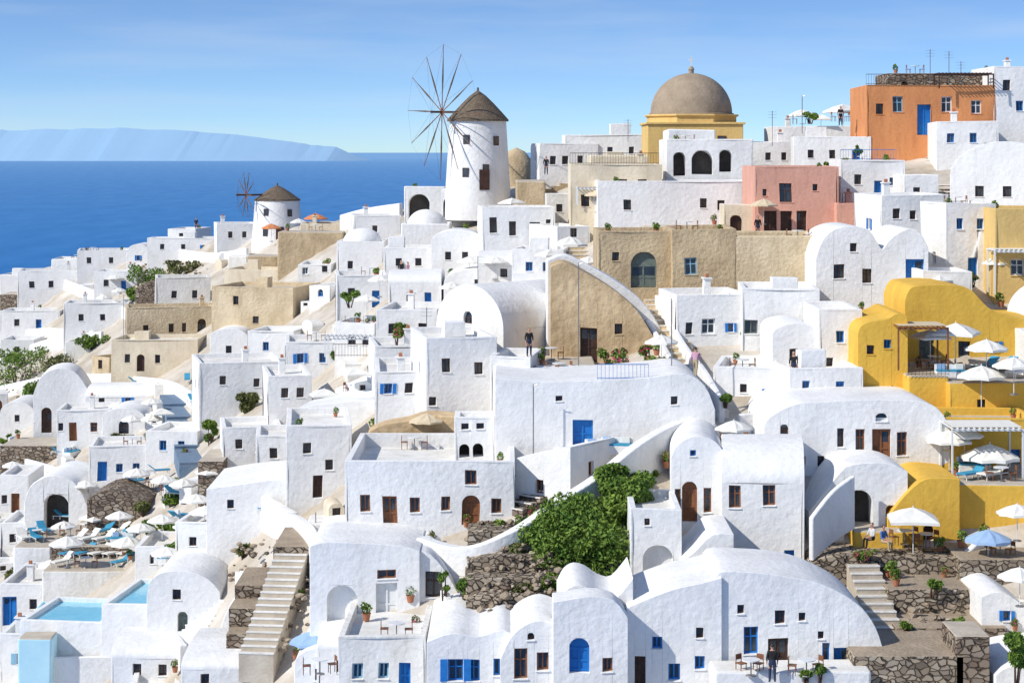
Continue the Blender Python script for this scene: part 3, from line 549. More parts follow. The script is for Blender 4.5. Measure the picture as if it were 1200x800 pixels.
# ------------------------------------------------------------------ windmills
def windmill(px,yb,yt,ycap,hw_b,hw_t,cap_hw,hub,rv,d,yaw_wheel,nsp=12):
    s=d/F; loc=Pt(px,yb,d); e=empty('windmill',loc); mb=MB(); h=(yb-yt)*s; hc=(yt-ycap)*s; rb,rt,rc=hw_b*s,hw_t*s,cap_hw*s
    mb.lathe([(rb*1.02,-3),(rb,0),(rb*.5+rt*.5,h*.5),(rt,h),(rt*.3,h)],'W',32); mb.obj('tower',e,smooth=True)
    mb=MB(); mb.lathe([(rt*.9,h-.05),(rc,h-.12),(rc,h+.05),(rc*.78,h+hc*.27),(rc*.52,h+hc*.56),(rc*.26,h+hc*.82),(.05,h+hc)],'TH',28); 
    mb.lathe([(.12,h+hc-.1),(.1,h+hc+.25),(.01,h+hc+.3)],'TH',8); mb.obj('thatched_cap',e,smooth=True)
    mb=MB()
    for ang,z in((-1.95,h*.72),(-1.3,h*.3),(-1.95,h*.25),(-.9,h*.7)):
        r=np.interp(z,[0,h],[rb,rt]); T=Matrix.Rotation(ang+math.pi/2,4,'Z')
        mb.box(-.32,.32,-r-.06,-r+.15,z-.45,z+.45,'k',T); mb.box(-.24,.24,-r-.065,-r-.061,z-.37,z+.37,'GL',T)
    T=Matrix.Rotation(-1.35+math.pi/2,4,'Z'); mb.box(-.5,.5,-rb-.05,-rb+.3,0,2,'k',T); mb.obj('windows_and_door',e)
    mb=MB(); hx=(hub[0]-px)*s; hz=(yb-hub[1])*s; n=Vector((math.cos(yaw_wheel),math.sin(yaw_wheel),0)); c=Vector((0,0,hz))+n*(abs(hx)/abs(math.cos(yaw_wheel)))
    mb.rod(c-n*rt*2.2,c+n*1.3,.11,'k',8); u=n.cross(Vector((0,0,1))).normalized(); V=Vector((0,0,1)); tips=[]
    for i in range(nsp):
        a=2*math.pi*i/nsp+.04; q=c+(u*math.cos(a)+V*math.sin(a))*rv*s*(.98+.04*math.sin(i*2.3)); tips.append(q); mb.rod(c,q,.05,'o',5,.03)
        q2=c+(q-c)*.5; mb.rod(c+(q-c)*.2,q2,.03,'TH',6,.09); mb.rod(q2,c+(q-c)*.85,.09,'TH',6,.03)
        mb.rod(c+n*1.25,q,.009,'k',3)
    for i in range(nsp): mb.rod(tips[i],tips[(i+1)%nsp],.006,'k',3)
    mb.obj('sail_wheel',e); return e
windmill(560,222,141,106,38,33,36,(519,132),78,198,math.radians(214))
windmill(325,284,234,217,30,26,27,(291,228),28,252,math.radians(210),10)
mb=MB(); mb.lathe([(1.9,-3),(1.9,0.6),(1.6,1.6),(.9,2.5),(.05,2.9)],'T',24); mb.obj('round_stone_hut',loc=Pt(605,206,206),smooth=True)
# ------------------------------------------------------------------ church
d=185; s=d/F; e=empty('domed_church',Pt(815,192,d)); mb=MB()
w=56*s; hh=(192-146)*s
mb.box(-w,w,0,2*w,-3,hh,'YC'); mb.box(-w-.18,w+.18,-.18,2*w+.18,hh,hh+.22,'YC')
mb.lathe([(w*1.0,hh+.2),(w*1.0,hh+.75),(w*1.05,hh+.8),(w*1.05,hh+.98),(w*.8,hh+1.0)],'YC',8,(0,w),math.pi/8,math.pi/8+2*math.pi); mb.obj('walls',e,bevel=.06)
mb=MB(); r=49*s; z0=hh+.95; mb.lathe([(r*1.04,z0),(r*1.04,z0+.15),(r,z0+.18)]+[(r*math.cos(a),z0+.18+r*.98*math.sin(a)) for a in [i*math.pi/2/14 for i in range(1,14)]]+[(.25,z0+r*.98+.18),(.25,z0+r+.4),(.32,z0+r+.42),(.2,z0+r+.65),(.02,z0+r+.8)],'DM',40,(0,w)); mb.obj('dome',e,smooth=True)
mb=MB(); zc=z0+r+.8; mb.box(-.05,.05,w-.05,w+.05,zc-.05,zc+.9,'w'); mb.box(-.3,.3,w-.045,w+.045,zc+.5,zc+.6,'w'); mb.obj('cross',e)
mb=MB(); 
for x in(-w*.55,w*.55): mb.box(x-.4,x+.4,-.06,.02,1.2,2.6,'k'); mb.box(x-.3,x+.3,-.065,-.061,1.3,2.5,'GL')
mb.obj('windows',e)
# ------------------------------------------------------------------ furniture
def umb_mesh(col,r=1.55,n=8):
    mb=MB(); 
    for i in range(n):
        a=2*math.pi*i/n;b=2*math.pi*(i+1)/n; A=Vector((r*math.cos(a),r*math.sin(a),2.1));B=Vector((r*math.cos(b),r*math.sin(b),2.1)); C=(A+B)/2; C.z-=-.04
        T_=Vector((0,0,2.75)); am=A.lerp(T_,.5)+Vector((0,0,.07)); bmid=B.lerp(T_,.5)+Vector((0,0,.07)); cm=C.lerp(T_,.5)
        mb.poly([A,C,cm,am],col); mb.poly([C,B,bmid,cm],col); mb.poly([am,cm,T_],col); mb.poly([cm,bmid,T_],col)
        mb.poly([A-Vector((0,0,.16)),C-Vector((0,0,.16)),C,A],col); mb.poly([C-Vector((0,0,.16)),B-Vector((0,0,.16)),B,C],col)
        mb.rod((0,0,2.0),A-Vector((0,0,.02)),.012,'MT',4)
    mb.rod((0,0,0),(0,0,2.85),.03,'w',8); mb.lathe([(.02,0),(.32,0),(.3,.08),(.05,.12)],'MT',12); return mb.mesh('umbrella')
UM={k:umb_mesh(v) for k,v in dict(w='CV',b='CB',o='CO',c='CC').items()}; UMs=umb_mesh('CV',1.9,4)
def umb(px,py,wd,col='w',d=None):
    y=py+30
    for _ in range(5):
        dd=d or D(px,y); y=py+2.75*F/dd
    sc=min(1.5,max(.7,wd*dd/F/3.1)); p=Pt(px,py,dd); p.z-=2.75*sc
    inst('parasol',UMs if (col=='w' and R()<.3) else UM[col],p,ru(0,1.5),sc)
for q in [(105,355,28),(135,322,18),(140,337,18),(122,345,18),(190,478,26),(178,466,20),(160,548,34),(178,485,22),(192,556,26),(222,610,30),(240,592,28),(100,562,26),(230,578,22),(70,545,22),(112,600,28),(140,598,26),(165,612,28),(190,602,26),(75,610,24),(30,640,26),(60,655,28),(195,640,30),(215,560,24),(245,545,22),(15,540,22),(140,470,22),(155,486,20),
 (318,262,24,'o'),(370,250,28,'o'),(350,256,18,'w'),(368,738,58,'b'),(553,482,34,'c'),(500,484,30,'c'),(940,128,34),(988,122,40),(962,134,24),(668,277,44,'w',150),(690,300,26),(725,222,30,'c',165),(700,222,26,'c',165),(740,226,26,'c',165),(895,233,34,'c',153),
 (1150,428,58,'w',117),(1188,418,50,'w',116),(1070,594,64,'w',104.5),(1160,520,70,'w',110.5),(1120,378,56,'w',121),(1090,386,34,'w',121),(1158,620,56,'b',103),(1192,590,44,'w',103),(1195,664,50,'w',97),(860,492,44,'w',112),(775,392,28),(645,292,30),(430,345,26),(550,300,24),(580,300,20),(470,318,22),(445,322,22),(600,232,20),(1100,320,24),(1170,300,36,'w',134),(415,430,26),(380,455,26),(1130,500,44,'w',111.5),(530,330,26)]: umb(*q)
def lounger(c):
    mb=MB(); 
    for x in(-.3,.26): mb.box(x,x+.04,0,1.9,.26,.31,'w'); [mb.box(x,x+.04,y,y+.05,0,.26,'w') for y in(.1,1.2,1.8)]
    mb.box(-.29,.29,0,1.25,.31,.38,c); T=Matrix.Translation((0,1.25,.33))@Matrix.Rotation(math.radians(38),4,'X'); mb.box(-.29,.29,0,.72,0,.07,c,T); return mb.mesh('sun_lounger')
LGs=[lounger('CV'),lounger('CV'),lounger('CT')]; LG=LGs[0]
mb=MB(); mb.box(-.2,.2,-.2,.2,.43,.47,'o'); 
for x in(-.18,.15):
    for y in(-.18,.15): mb.box(x,x+.03,y,y+.03,0,.43 if y<0 else .85,'o')
mb.box(-.15,.15,.155,.175,.6,.85,'o'); CH=mb.mesh('cafe_chair')
mb=MB(); mb.box(-.9,.9,-.35,.35,0,.42,'W'); mb.box(-.86,.86,-.33,.33,.422,.52,'CT'); mb.box(-.9,.9,.36,.6,0,.8,'W'); mb.box(-.8,-.35,.2,.34,.53,.85,'CB'); mb.box(.3,.75,.2,.34,.53,.85,'CV'); SF=mb.mesh('cushioned_bench')
mb=MB(); mb.lathe([(.02,.72),(.42,.72),(.42,.76),(.02,.76)],'w',16); mb.rod((0,0,.03),(0,0,.72),.03,'MT'); mb.lathe([(.02,0),(.25,0),(.22,.04),(.02,.05)],'MT',12); TB=mb.mesh('cafe_table')
def ontop(px,yt,d0,off): 
    z=CZ-(yt-HZ)*d0/F; dd=d0+off; return Vector(((px-600)*d0/F,dd,z+.01))
d1=D(116,664); d2=D(108,690); d3=D(37,690)
for yt,d0,x0,x1,offs,yw in((640,d1,66,166,(1,4,7),-35),(668,d2,54,160,(1,4.2),-35),(640,d3,20,56,(1.5,4.5),30),(567,107.5,1126,1196,(1,4),-50),(448,117,1120,1196,(2,5),-50)):
    for off in offs:
        px=x0+ru(2,8)
        while px<x1:
            q=R(); P_=ontop(px,yt,d0,off)
            if q<.66: inst('sun_lounger',random.choice(LGs),P_,math.radians(yw+ru(-6,6)),1.1); px+=1.1*F/d0
            elif q<.78: inst('parasol',UM['w'],P_,R(),.85); px+=1.4*F/d0
            elif q<.88: inst('cushioned_bench',SF,P_,0); px+=2.1*F/d0
            else:
                inst('cafe_table',TB,P_); inst('cafe_chair',CH,P_+Vector((.65,0,0)),-1.57); inst('cafe_chair',CH,P_+Vector((-.65,0,0)),1.57); px+=2*F/d0
for px,py,d in [(1060,638,105),(1085,642,105),(1172,655,103),(1095,432,121.5),(860,525,113),(375,790,98),(655,440,123),(640,446,122),(940,146,176),(985,143,176),(470,340,None),(440,345,None),(180,572,None),(200,580,None),(705,236,165),(735,238,165),(195,660,None),(415,462,None),(880,792,91),(945,792,91)]:
    p=Pt(px,py,d)+Vector((0,0,.03)); inst('cafe_table',TB,p)
    for a in(ru(0,1),ru(2,4)): inst('cafe_chair',CH,p+Vector((.65*math.cos(a),.65*math.sin(a),0)),a-math.pi/2)
inst('cushioned_bench',SF,Pt(706,532,113),math.radians(10)); inst('cushioned_bench',SF,Pt(722,530,113),math.radians(-10))
for _ in range(34):
    px=ru(0,330);py=ru(440,700); p=Pt(px,py)+Vector((0,0,.05)); inst('cushioned_bench' if R()<.5 else 'sun_lounger',SF if R()<.5 else LGs[2],p,R()*3)
# ------------------------------------------------------------------ foliage
def leafcloud(clumps,n,size,m='LF',m2=None,wood=True):
    mb=MB(); 
    for (c,r) in clumps:
        c=Vector(c)
        if wood: mb.rod((c.x*.25,c.y*.25,-.4),tuple(c),.06,'k',5,.02)
        k=int(n*(r[0]*r[1]*r[2])**.66/ max(1e-6,sum((q[1][0]*q[1][1]*q[1][2])**.66 for q in clumps)))
        for _ in range(k):
            v_=Vector(rng.normal(size=3)).normalized()*(.55+.5*R()**.6); 
            p=c+Vector((v_.x*r[0],v_.y*r[1],v_.z*r[2])); 
            a=Vector(rng.normal(size=3)).normalized(); b=a.cross(Vector(rng.normal(size=3))).normalized(); s_=size*ru(.6,1.4)
            mb.poly([p-a*s_,p+b*s_*.45,p+a*s_,p-b*s_*.45],m2 if (m2 and R()<.2) else m)
    return mb
def shrub(px,py,w,h,n=3000,d=None,m='LF',size=.13,name='green_shrub',m2=None):
    dd=d or D(px,py); s_=dd/F; W_,H_=w*s_,h*s_; cl=[]
    for _ in range(max(5,int(W_*3))): r=ru(.12,.30)*min(W_,H_*1.6); cl.append(((ru(-W_/2+r*.6,W_/2-r*.6),ru(-W_/3,W_/3),ru(.15,max(.2,H_-r*.8))),(r,r,r*.8)))
    mb=leafcloud(cl,n,size,m,m2); me=mb.mesh(name,merge=False); return inst(name,me,Pt(px,py,dd))
shrub(690,660,130,82,13000,104.8); shrub(725,612,84,66,8000,107); shrub(640,648,76,50,6000,104.4); shrub(748,582,46,38,3000,109); shrub(770,560,40,12,800,112); shrub(600,640,50,22,2200,105.4)
shrub(590,660,44,26,1800,104,m='LD'); shrub(655,692,56,26,2400,101.6); shrub(575,742,40,14,800,99.6,m='LD'); shrub(520,700,12,30,500,102); shrub(1190,800,36,70,3000,91,size=.18); shrub(545,700,20,30,800,101.5); shrub(610,700,60,20,1600,101.4,m='LD'); shrub(600,622,50,16,1400,107)
for q in [(20,450,60,42),(60,440,46,26),(30,425,66,20),(110,405,50,14),(-40,450,70,35),(45,465,30,20),(180,330,60,22),(215,318,40,14),(170,350,40,14),(235,340,30,14),(260,470,26,34),(290,478,30,20),(215,520,22,18),(250,500,16,22),(300,690,20,14),(285,650,16,14),(190,625,60,16),(170,600,30,14),(55,700,30,14),(45,620,24,14),(20,680,40,20),(245,520,20,30),(270,455,24,20),(205,650,30,16),(90,600,24,12),(255,545,18,16),(200,590,24,14),(345,700,20,14),(290,740,20,12),(140,520,20,12),(80,470,20,12),(300,420,20,12),(330,500,16,12),(395,420,18,10),(460,430,18,10),(270,560,20,14),(5,520,24,12),(345,345,20,10),(430,300,14,8)]: shrub(*q,n=1200,m=random.choice(['LF','LF','LD']),size=.2)
for q in [(715,428,40,20,124),(765,430,34,16,124),(760,415,20,12,126),(530,395,20,14,134),(1140,330,16,12,134),(470,390,26,14,150),(410,355,20,18,165),(465,398,18,14,145),(950,140,16,10,176),(1005,180,10,16,170),(985,196,40,10,165),(1135,332,14,14,132),(190,542,20,18,185),(540,510,14,10,118),(960,790,14,14,91),(945,795,12,10,91),(850,470,14,10,118),(1010,656,24,10,103),(1090,690,24,12,99.8),(1120,735,20,12,96.8),(1060,738,16,10,96.8)]: shrub(*q[:4],n=700,d=q[4],m2='PK' if R()<.3 else None,size=.12)
pots=[]
for k in range(3):
    mb=leafcloud([((ru(-.1,.1),ru(-.1,.1),.65),(.3,.3,.3)),((ru(-.2,.2),0,.8),(.2,.2,.25))],160,.09,'LF','PK' if k==1 else None,False); mb.lathe([(.02,0),(.17,0),(.25,.4),(.28,.42),(.22,.42),(.2,.36),(.01,.36)],'TC',12); pots.append(mb.mesh('potted_plant',merge=False))
for _ in range(170):
    px=ru(0,1200); py=ridge(px)+20+(790-ridge(px)-20)*R(); p=Pt(px,py); p.z+=.05; inst('potted_plant',random.choice(pots),p,ru(0,6),ru(.55,.95))
for i,(loc,yaw,w_,dp,z,t) in enumerate(ROOFS):
    big=i<nroof0
    cs,sn=math.cos(yaw),math.sin(yaw)
    def at(x,y): return Vector((loc[0]+x*cs-y*sn,loc[1]+x*sn+y*cs,loc[2]+z+.02))
    if not(-20<600+loc[0]*F/loc[1]<1220): continue
    q=R(); a=w_/2-t-.5; b=dp-t-.6
    if not big and q<.25: inst('parasol',UM[random.choice('wwwwc')],at(ru(-a,a)*.6,ru(1.4,max(1.5,b-.8))),R(),ru(.7,.9)); inst('cafe_table',TB,at(ru(-a,a)*.5,ru(1,b)))
    elif not big and q<.38: [inst('sun_lounger',random.choice(LGs),at(-a*.6+j*1.0,1.2),yaw+ru(-.1,.1)) for j in range(min(3,int(w_/1.6)))]
    elif q<.5 and dp>3: p_=at(ru(-a,a)*.6,ru(1.2,b)); inst('cafe_table',TB,p_); inst('cafe_chair',CH,p_+Vector((.6,0,0)),-1.5); inst('cafe_chair',CH,p_+Vector((-.6,.1,0)),1.6)
    for _ in range(random.choice([0,0,1,2,3])): inst('potted_plant',random.choice(pots),at(random.choice([-a,a])*ru(.85,1),ru(t+.4,b)),R()*6,ru(.6,.9))
mb=MB()
bm=bmesh.new(); bmesh.ops.create_icosphere(bm,subdivisions=1,radius=1); vs=[v_.co.copy() for v_ in bm.verts]; fs=[[v_.index for v_ in f_.verts] for f_ in bm.faces]; bm.free()
for (a,b,c,d_,n_) in((548,670,620,745,420),(270,362,640,770,130),(1040,1130,700,780,60),(0,60,425,470,80),(150,240,310,350,120)):
    for _ in range(n_):
        px=ru(a,b);py=ru(c,d_); p=Pt(px,py); r=ru(.08,.26); b0=len(mb.v); sc=Vector((ru(.7,1.4),ru(.7,1.4),ru(.5,.9)))*r; p.z+=ru(0,.9)
        for v_ in vs: q=v_*(1+.35*noise.noise(v_*1.7+p)); mb.v.append((p.x+q.x*sc.x,p.y-.6+q.y*sc.y,p.z+q.z*sc.z))
        mm=random.choice(['S','EA','EA','S2'])
        for f_ in fs: mb.f.append(tuple(b0+i for i in f_)); mb.m.append(mm)
mb.obj('loose_rocks')
# ------------------------------------------------------------------ pool
for (x0,x1,yt,yb,d,dp) in((22,122,728,775,129,7),(118,200,708,762,128,8)):
    e=H(x0,x1,yt,yb,'f','W',dp=dp,d=d,name='swimming_pool',floor='PW',ph=.3,yaw=-6,tk=.35,chim=True if False else False)
H(40,110,712,735,'f','PL',dp=2,d=137,name='pool_wall',chim=False); H(20,60,748,775,'F','PL',dp=2,d=127,name='pool_wall')
# ------------------------------------------------------------------ poles, antennas, pergolas
def pole(px,y0,y1,d,r=.035,ant=False):
    a=Pt(px,y1,d);h=(y1-y0)*d/F; mb=MB(); mb.rod((0,0,-.5),(0,0,h),r,'MT')
    if ant:
        for z in(h-.1,h-.35,h-.6): mb.rod((-.4,0,z),(.4,0,z),.012,'MT',4)
        mb.rod((0,-.4,h-.3),(0,.4,h-.3),.012,'MT',4)
    else: mb.rod((0,0,h-.1),(.25,-.1,h),.03,'MT',5)
    mb.obj('tv_antenna' if ant else 'utility_pole',loc=a)
for q in [(678,308,450,123),(787,350,460,119),(625,450,535,113.5),(1112,60,95,172,.03,True),(1126,72,95,172,.03,True),(1090,58,90,172,.03,True),(940,112,150,176),(145,345,460,215),(560,300,330,160,.03,True),(905,130,165,176,.03,True),(500,360,395,140,.03,True),(370,640,590,118,.03,True),(736,140,160,180,.03,True)]: pole(*q)
def pergola(x0,x1,yt,yb,d,dp=3,col='o',top='CV'):
    s_=d/F;w=(x1-x0)*s_;h=(yb-yt)*s_; mb=MB()
    for x in(0,w-.1):
        for y in(0,dp-.1): mb.box(x,x+.1,y,y+.1,0,h,col)
    mb.box(0,w,0,.1,h,h+.12,col); mb.box(0,w,dp-.1,dp,h,h+.12,col)
    n_=int(w/.3)
    for i in range(n_): x=i*w/n_; mb.box(x,x+.06,-.25,dp+.25,h+.12,h+.2,col)
    if top: mb.box(.1,w-.1,.1,dp-.1,h+.205,h+.23,top)
    mb.obj('pergola',loc=Pt(x0,yb,d))
pergola(1052,1112,386,434,118.2,3,'o','CC'); pergola(1115,1200,505,560,109,3,'w'); pergola(1100,1165,88,104,171,2,'k',None); pergola(1165,1210,296,345,131.5,2,'w'); pergola(676,760,222,240,165,2.5,'w','CC'); pergola(380,440,398,418,150,2.5,'w',None)
def railing(x0,x1,y0,d,h=.95,m='k'):
    a=Pt(x0,y0,d);b=Pt(x1,y0,d); mb=MB(); w=b.x-a.x
    mb.rod((0,0,h),(w,0,h),.025,m,5); mb.rod((0,0,.12),(w,0,.12),.02,m,5); n_=max(2,int(w/.22))
    for i in range(n_+1): mb.rod((w*i/n_,0,0),(w*i/n_,0,h),.014,m,4)
    mb.obj('railing',loc=a)
for q in [(1064,1112,440,117.9),(668,772,193,163.5),(600,676,449,122.5),(1015,1100,100,171.9),(390,440,418,149),(700,760,445,114.8,.9,'b'),(985,1050,188,166,.9,'b')]: railing(*q)
# ------------------------------------------------------------------ people
def person(pose,shirt,pants,hair='HR'):
    J_={'pel':(0,0,.95),'sp':(0,0,1.18),'ch':(0,.01,1.38),'nk':(0,0,1.50),'hd':(0,-.01,1.58)}
    if pose=='sit':
        J_={k:(a,b,c-.45) for k,(a,b,c) in J_.items()}; leg=lambda s:[(s*.1,-.02,.5),(s*.12,-.45,.5),(s*.12,-.48,.09),(s*.12,-.62,.04)]; arm=lambda s:[(s*.19,0,.97),(s*.24,-.08,.70),(s*.15,-.32,.62),(s*.13,-.40,.60)]
    elif pose=='walk':
        leg=lambda s:[(s*.1,0,.92),(s*.1,-.18*s-.04,.5),(s*.1,-.22*s+.1,.09),(s*.1,-.22*s-.03,.04)]; arm=lambda s:[(s*.19,0,1.42),(s*.24,.12*s,1.15),(s*.24,.16*s-.08,.90),(s*.24,.18*s-.14,.80)]
    else: leg=lambda s:[(s*.1,0,.92),(s*.11,-.02,.5),(s*.12,.01,.09),(s*.14,-.13,.04)]; arm=lambda s:[(s*.19,0,1.42),(s*.25,.02,1.14),(s*.24,-.08,.88),(s*.23,-.1,.79)]
    V_=[J_['pel'],J_['sp'],J_['ch'],J_['nk'],J_['hd']]; Ra=[(.17,.12),(.15,.105),(.175,.115),(.055,.055),(.06,.065)]; E=[(0,1),(1,2),(2,3),(3,4)]; lab=[pants,shirt,shirt,'SK','SK']
    for s_ in(-1,1):
        b=len(V_); V_+=leg(s_); Ra+=[(.11,.11),(.07,.07),(.045,.05),(.04,.03)]; E+=[(0,b),(b,b+1),(b+1,b+2),(b+2,b+3)]; lab+=[pants,pants,pants,'HR']
        b=len(V_); V_+=arm(s_); Ra+=[(.06,.06),(.048,.048),(.03,.03),(.03,.018)]; E+=[(2,b),(b,b+1),(b+1,b+2),(b+2,b+3)]; lab+=[shirt,shirt,'SK','SK']
    me=bpy.data.meshes.new('p'); me.from_pydata(V_,E,[]); o=bpy.data.objects.new('p',me); scene.collection.objects.link(o)
    md=o.modifiers.new('s','SKIN'); 
    for i,r in enumerate(Ra): me.skin_vertices[0].data[i].radius=r; me.skin_vertices[0].data[i].use_root=(i==0)
    o.modifiers.new('ss','SUBSURF').levels=2
    dg=bpy.context.evaluated_depsgraph_get(); em=bpy.data.meshes.new_from_object(o.evaluated_get(dg)); bpy.data.objects.remove(o)
    mb=MB(); vv=[tuple(q.co) for q in em.vertices]; mb.v=vv
    for p in em.polygons:
        c=p.center; k=min(range(len(V_)),key=lambda i:(Vector(V_[i])-c).length); mb.f.append(tuple(p.vertices)); mb.m.append(lab[k])
    hx,hy,hz=J_['hd']; hz+=.07
    mb.lathe([(.005,hz-.115),(.045,hz-.105),(.065,hz-.06),(.078,hz),(.076,hz+.05),(.055,hz+.095),(.005,hz+.115)],'SK',14,(hx,hy-.01))
    mb.lathe([(.083,hz+.0),(.085,hz+.05),(.062,hz+.105),(.005,hz+.128)],hair,14,(hx,hy+.012)); 
    mb.rod((hx,hy-.085,hz+.01),(hx,hy-.108,hz-.025),.01,'SK',5,.016)
    for s_ in(-1,1):
        mb.box(hx+s_*.03-.009,hx+s_*.03+.009,hy-.09,hy-.078,hz-.004,hz+.008,'HR'); mb.box(hx+s_*.08-.008,hx+s_*.08+.008,hy-.02,hy+.01,hz-.03,hz+.025,'SK')
        h0=Vector(arm(s_)[3]); w0=Vector(arm(s_)[2]); dr=(h0-w0).normalized(); sd=Vector((0,1,0)) if pose!='sit' else Vector((1,0,0))
        for i,l in enumerate((.065,.078,.083,.07)):
            q=h0+sd*(i-1.5)*.017; k1=q+dr*(l*.5+.02); mb.rod(q,k1,.009,'SK',5,.008); mb.rod(k1,k1+(dr+Vector((-s_*.35,0,0))).normalized()*l*.5,.008,'SK',5,.006)
        q=h0-dr*.04-sd*.025; mb.rod(q,q+(dr-sd*.8).normalized()*.055,.01,'SK',5,.008)
    mb.box(hx-.02,hx+.02,hy-.086,hy-.08,hz-.06,hz-.053,'c3')
    return mb.mesh('person',smooth=True,merge=False,ang=60)
PP=[person('stand','c6','c1'),person('walk','c2','c4'),person('sit','c4','c5'),person('stand','c3','c1'),person('walk','c7','c5'),person('sit','c2','c6')]
for px,py,d,k,yw in [(620,418,122.5,0,20),(888,280,152,0,10),(930,446,120,0,0),(1035,645,104,2,40),(1022,642,104,5,-60),(470,328,None,0,0),(478,330,None,4,50),(640,205,190,0,0),(985,148,176,0,0),(905,800,90.8,0,180),(815,442,118,4,160),(230,270,None,0,0)]:
    inst('person',PP[k],Pt(px,py,d)+Vector((0,0,.02)),math.radians(yw))
# ------------------------------------------------------------------ sea, island
bm=bmesh.new(); me=bpy.data.meshes.new('sea'); vv=[bm.verts.new(p) for p in((-160000,-3000,0),(160000,-3000,0),(160000,260000,0),(-160000,260000,0))]; bm.faces.new(vv); bm.to_mesh(me); bm.free()
sm=bpy.data.materials.new('sea_water'); sm.use_nodes=True; nt=sm.node_tree; b=nt.nodes['Principled BSDF']; b.inputs['Roughness'].default_value=.75; b.inputs['Specular IOR Level'].default_value=.12
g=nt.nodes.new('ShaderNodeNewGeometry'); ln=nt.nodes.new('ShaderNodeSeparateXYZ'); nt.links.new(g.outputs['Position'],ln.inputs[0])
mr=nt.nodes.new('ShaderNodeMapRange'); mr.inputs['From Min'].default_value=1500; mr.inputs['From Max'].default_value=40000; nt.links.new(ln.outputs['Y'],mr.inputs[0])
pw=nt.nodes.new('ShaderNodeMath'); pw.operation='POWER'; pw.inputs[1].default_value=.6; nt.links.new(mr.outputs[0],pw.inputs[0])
r=nt.nodes.new('ShaderNodeValToRGB'); r.color_ramp.elements[0].color=(.03,.185,.46,1); r.color_ramp.elements[1].color=(.24,.43,.66,1); nt.links.new(pw.outputs[0],r.inputs[0])  # distance haze painted into the water colour, paler towards the horizon
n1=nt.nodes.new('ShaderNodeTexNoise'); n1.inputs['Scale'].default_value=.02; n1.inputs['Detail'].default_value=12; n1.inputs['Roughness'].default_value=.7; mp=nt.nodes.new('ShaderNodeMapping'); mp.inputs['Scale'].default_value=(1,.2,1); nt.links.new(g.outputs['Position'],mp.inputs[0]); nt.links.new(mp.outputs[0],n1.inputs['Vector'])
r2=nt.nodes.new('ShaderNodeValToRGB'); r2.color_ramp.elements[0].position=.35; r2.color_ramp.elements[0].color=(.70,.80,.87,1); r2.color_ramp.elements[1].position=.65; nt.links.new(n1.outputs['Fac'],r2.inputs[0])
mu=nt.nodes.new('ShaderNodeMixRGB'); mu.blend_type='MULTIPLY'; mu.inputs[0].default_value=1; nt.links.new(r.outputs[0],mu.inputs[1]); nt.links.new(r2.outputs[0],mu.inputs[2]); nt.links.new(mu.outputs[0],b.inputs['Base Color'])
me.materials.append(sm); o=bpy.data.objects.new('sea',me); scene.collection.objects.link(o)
M['IS']=mat('hazy_island',(.31,.49,.68),(.33,.51,.70),.0005,1,spec=0)  # aerial haze is put into the pale blue base colour
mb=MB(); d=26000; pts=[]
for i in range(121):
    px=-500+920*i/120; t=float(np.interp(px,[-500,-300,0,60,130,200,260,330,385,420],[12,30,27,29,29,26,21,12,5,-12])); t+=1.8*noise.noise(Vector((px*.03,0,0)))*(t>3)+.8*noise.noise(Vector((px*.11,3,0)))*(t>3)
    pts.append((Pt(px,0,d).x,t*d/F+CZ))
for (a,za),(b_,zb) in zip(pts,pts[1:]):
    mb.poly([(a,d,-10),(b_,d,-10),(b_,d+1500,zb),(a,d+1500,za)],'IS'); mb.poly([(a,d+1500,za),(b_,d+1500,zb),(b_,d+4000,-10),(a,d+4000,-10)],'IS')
mb.obj('distant_island',smooth=True)
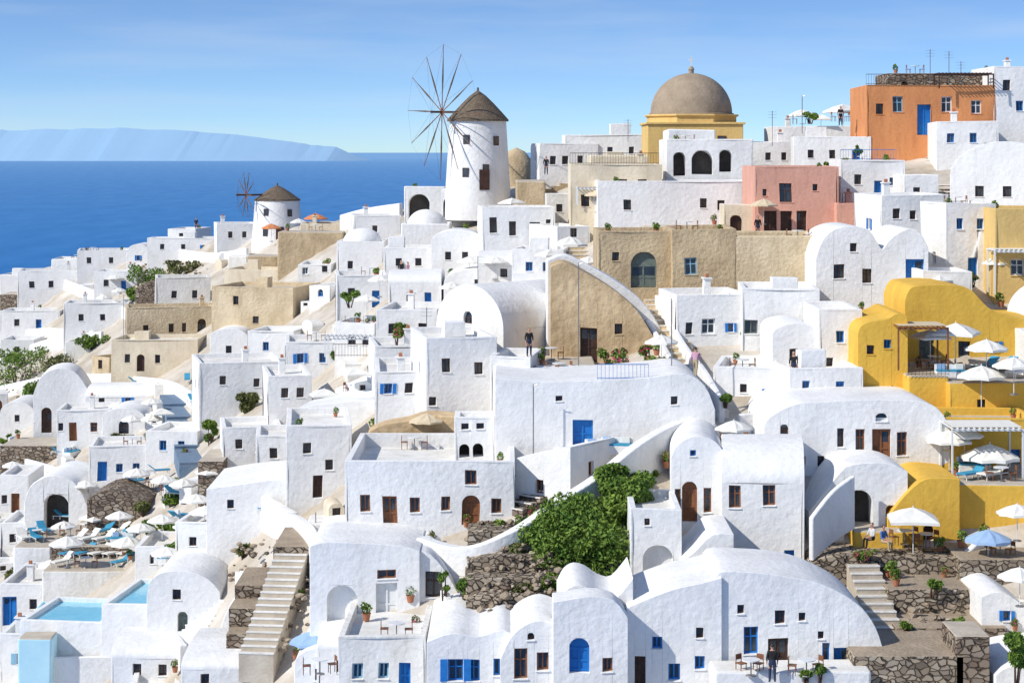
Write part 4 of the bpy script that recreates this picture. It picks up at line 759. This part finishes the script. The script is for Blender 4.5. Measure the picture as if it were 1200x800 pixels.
# ------------------------------------------------------------------ light
sd=Vector((-.72,-.40,.64)).normalized(); el=math.asin(sd.z)
sun=bpy.data.lights.new('sun','SUN'); sun.energy=4.5; sun.angle=math.radians(.53); sun.color=(1,.95,.86)
so=bpy.data.objects.new('sun',sun); scene.collection.objects.link(so); so.rotation_euler=sd.to_track_quat('Z','Y').to_euler()
w=bpy.data.worlds.new('World'); scene.world=w; w.use_nodes=True; nt=w.node_tree; bg=nt.nodes['Background']; bg.inputs[1].default_value=.125
sk=nt.nodes.new('ShaderNodeTexSky'); sk.sky_type='NISHITA'; sk.sun_disc=False; sk.sun_elevation=el; sk.sun_rotation=math.atan2(sd.x,sd.y); sk.altitude=100; sk.air_density=1; sk.dust_density=.5; sk.ozone_density=1.5
tc=nt.nodes.new('ShaderNodeTexCoord'); sp=nt.nodes.new('ShaderNodeSeparateXYZ'); cb=nt.nodes.new('ShaderNodeCombineXYZ'); nt.links.new(tc.outputs['Generated'],sp.inputs[0])
ma=nt.nodes.new('ShaderNodeMath'); ma.operation='MULTIPLY_ADD'; ma.inputs[1].default_value=2.7; ma.inputs[2].default_value=.045; nt.links.new(sp.outputs['Z'],ma.inputs[0])
nt.links.new(sp.outputs['X'],cb.inputs[0]); nt.links.new(sp.outputs['Y'],cb.inputs[1]); nt.links.new(ma.outputs[0],cb.inputs[2])
nm=nt.nodes.new('ShaderNodeVectorMath'); nm.operation='NORMALIZE'; nt.links.new(cb.outputs[0],nm.inputs[0]); nt.links.new(nm.outputs[0],sk.inputs['Vector'])
tn=nt.nodes.new('ShaderNodeMixRGB'); tn.blend_type='MULTIPLY'; tn.inputs[0].default_value=1; tn.inputs[2].default_value=(.90,1.10,1.36,1); nt.links.new(sk.outputs[0],tn.inputs[1])
cn=nt.nodes.new('ShaderNodeTexNoise'); cn.inputs['Scale'].default_value=6; cn.inputs['Detail'].default_value=7; cm=nt.nodes.new('ShaderNodeMapping'); cm.inputs['Scale'].default_value=(1,1,8); nt.links.new(tc.outputs['Generated'],cm.inputs[0]); nt.links.new(cm.outputs[0],cn.inputs['Vector'])
cr=nt.nodes.new('ShaderNodeMapRange'); cr.inputs['From Min'].default_value=.45; cr.inputs['From Max'].default_value=.8; cr.inputs['To Max'].default_value=.35; nt.links.new(cn.outputs['Fac'],cr.inputs[0])
cx=nt.nodes.new('ShaderNodeMixRGB'); cx.inputs[2].default_value=(5.5,6.2,7,1); nt.links.new(cr.outputs[0],cx.inputs[0]); nt.links.new(tn.outputs[0],cx.inputs[1])
nt.links.new(cx.outputs[0],bg.inputs[0])
scene.view_settings.view_transform='Standard'; scene.view_settings.look='None'; scene.view_settings.exposure=0
cam=bpy.data.cameras.new('camera'); cam.lens=70; cam.sensor_width=36; cam.shift_y=-.185; cam.clip_end=400000; cam.clip_start=1
co=bpy.data.objects.new('camera',cam); scene.collection.objects.link(co); co.location=(0,0,CZ); co.rotation_euler=(math.radians(90),0,0); scene.camera=co
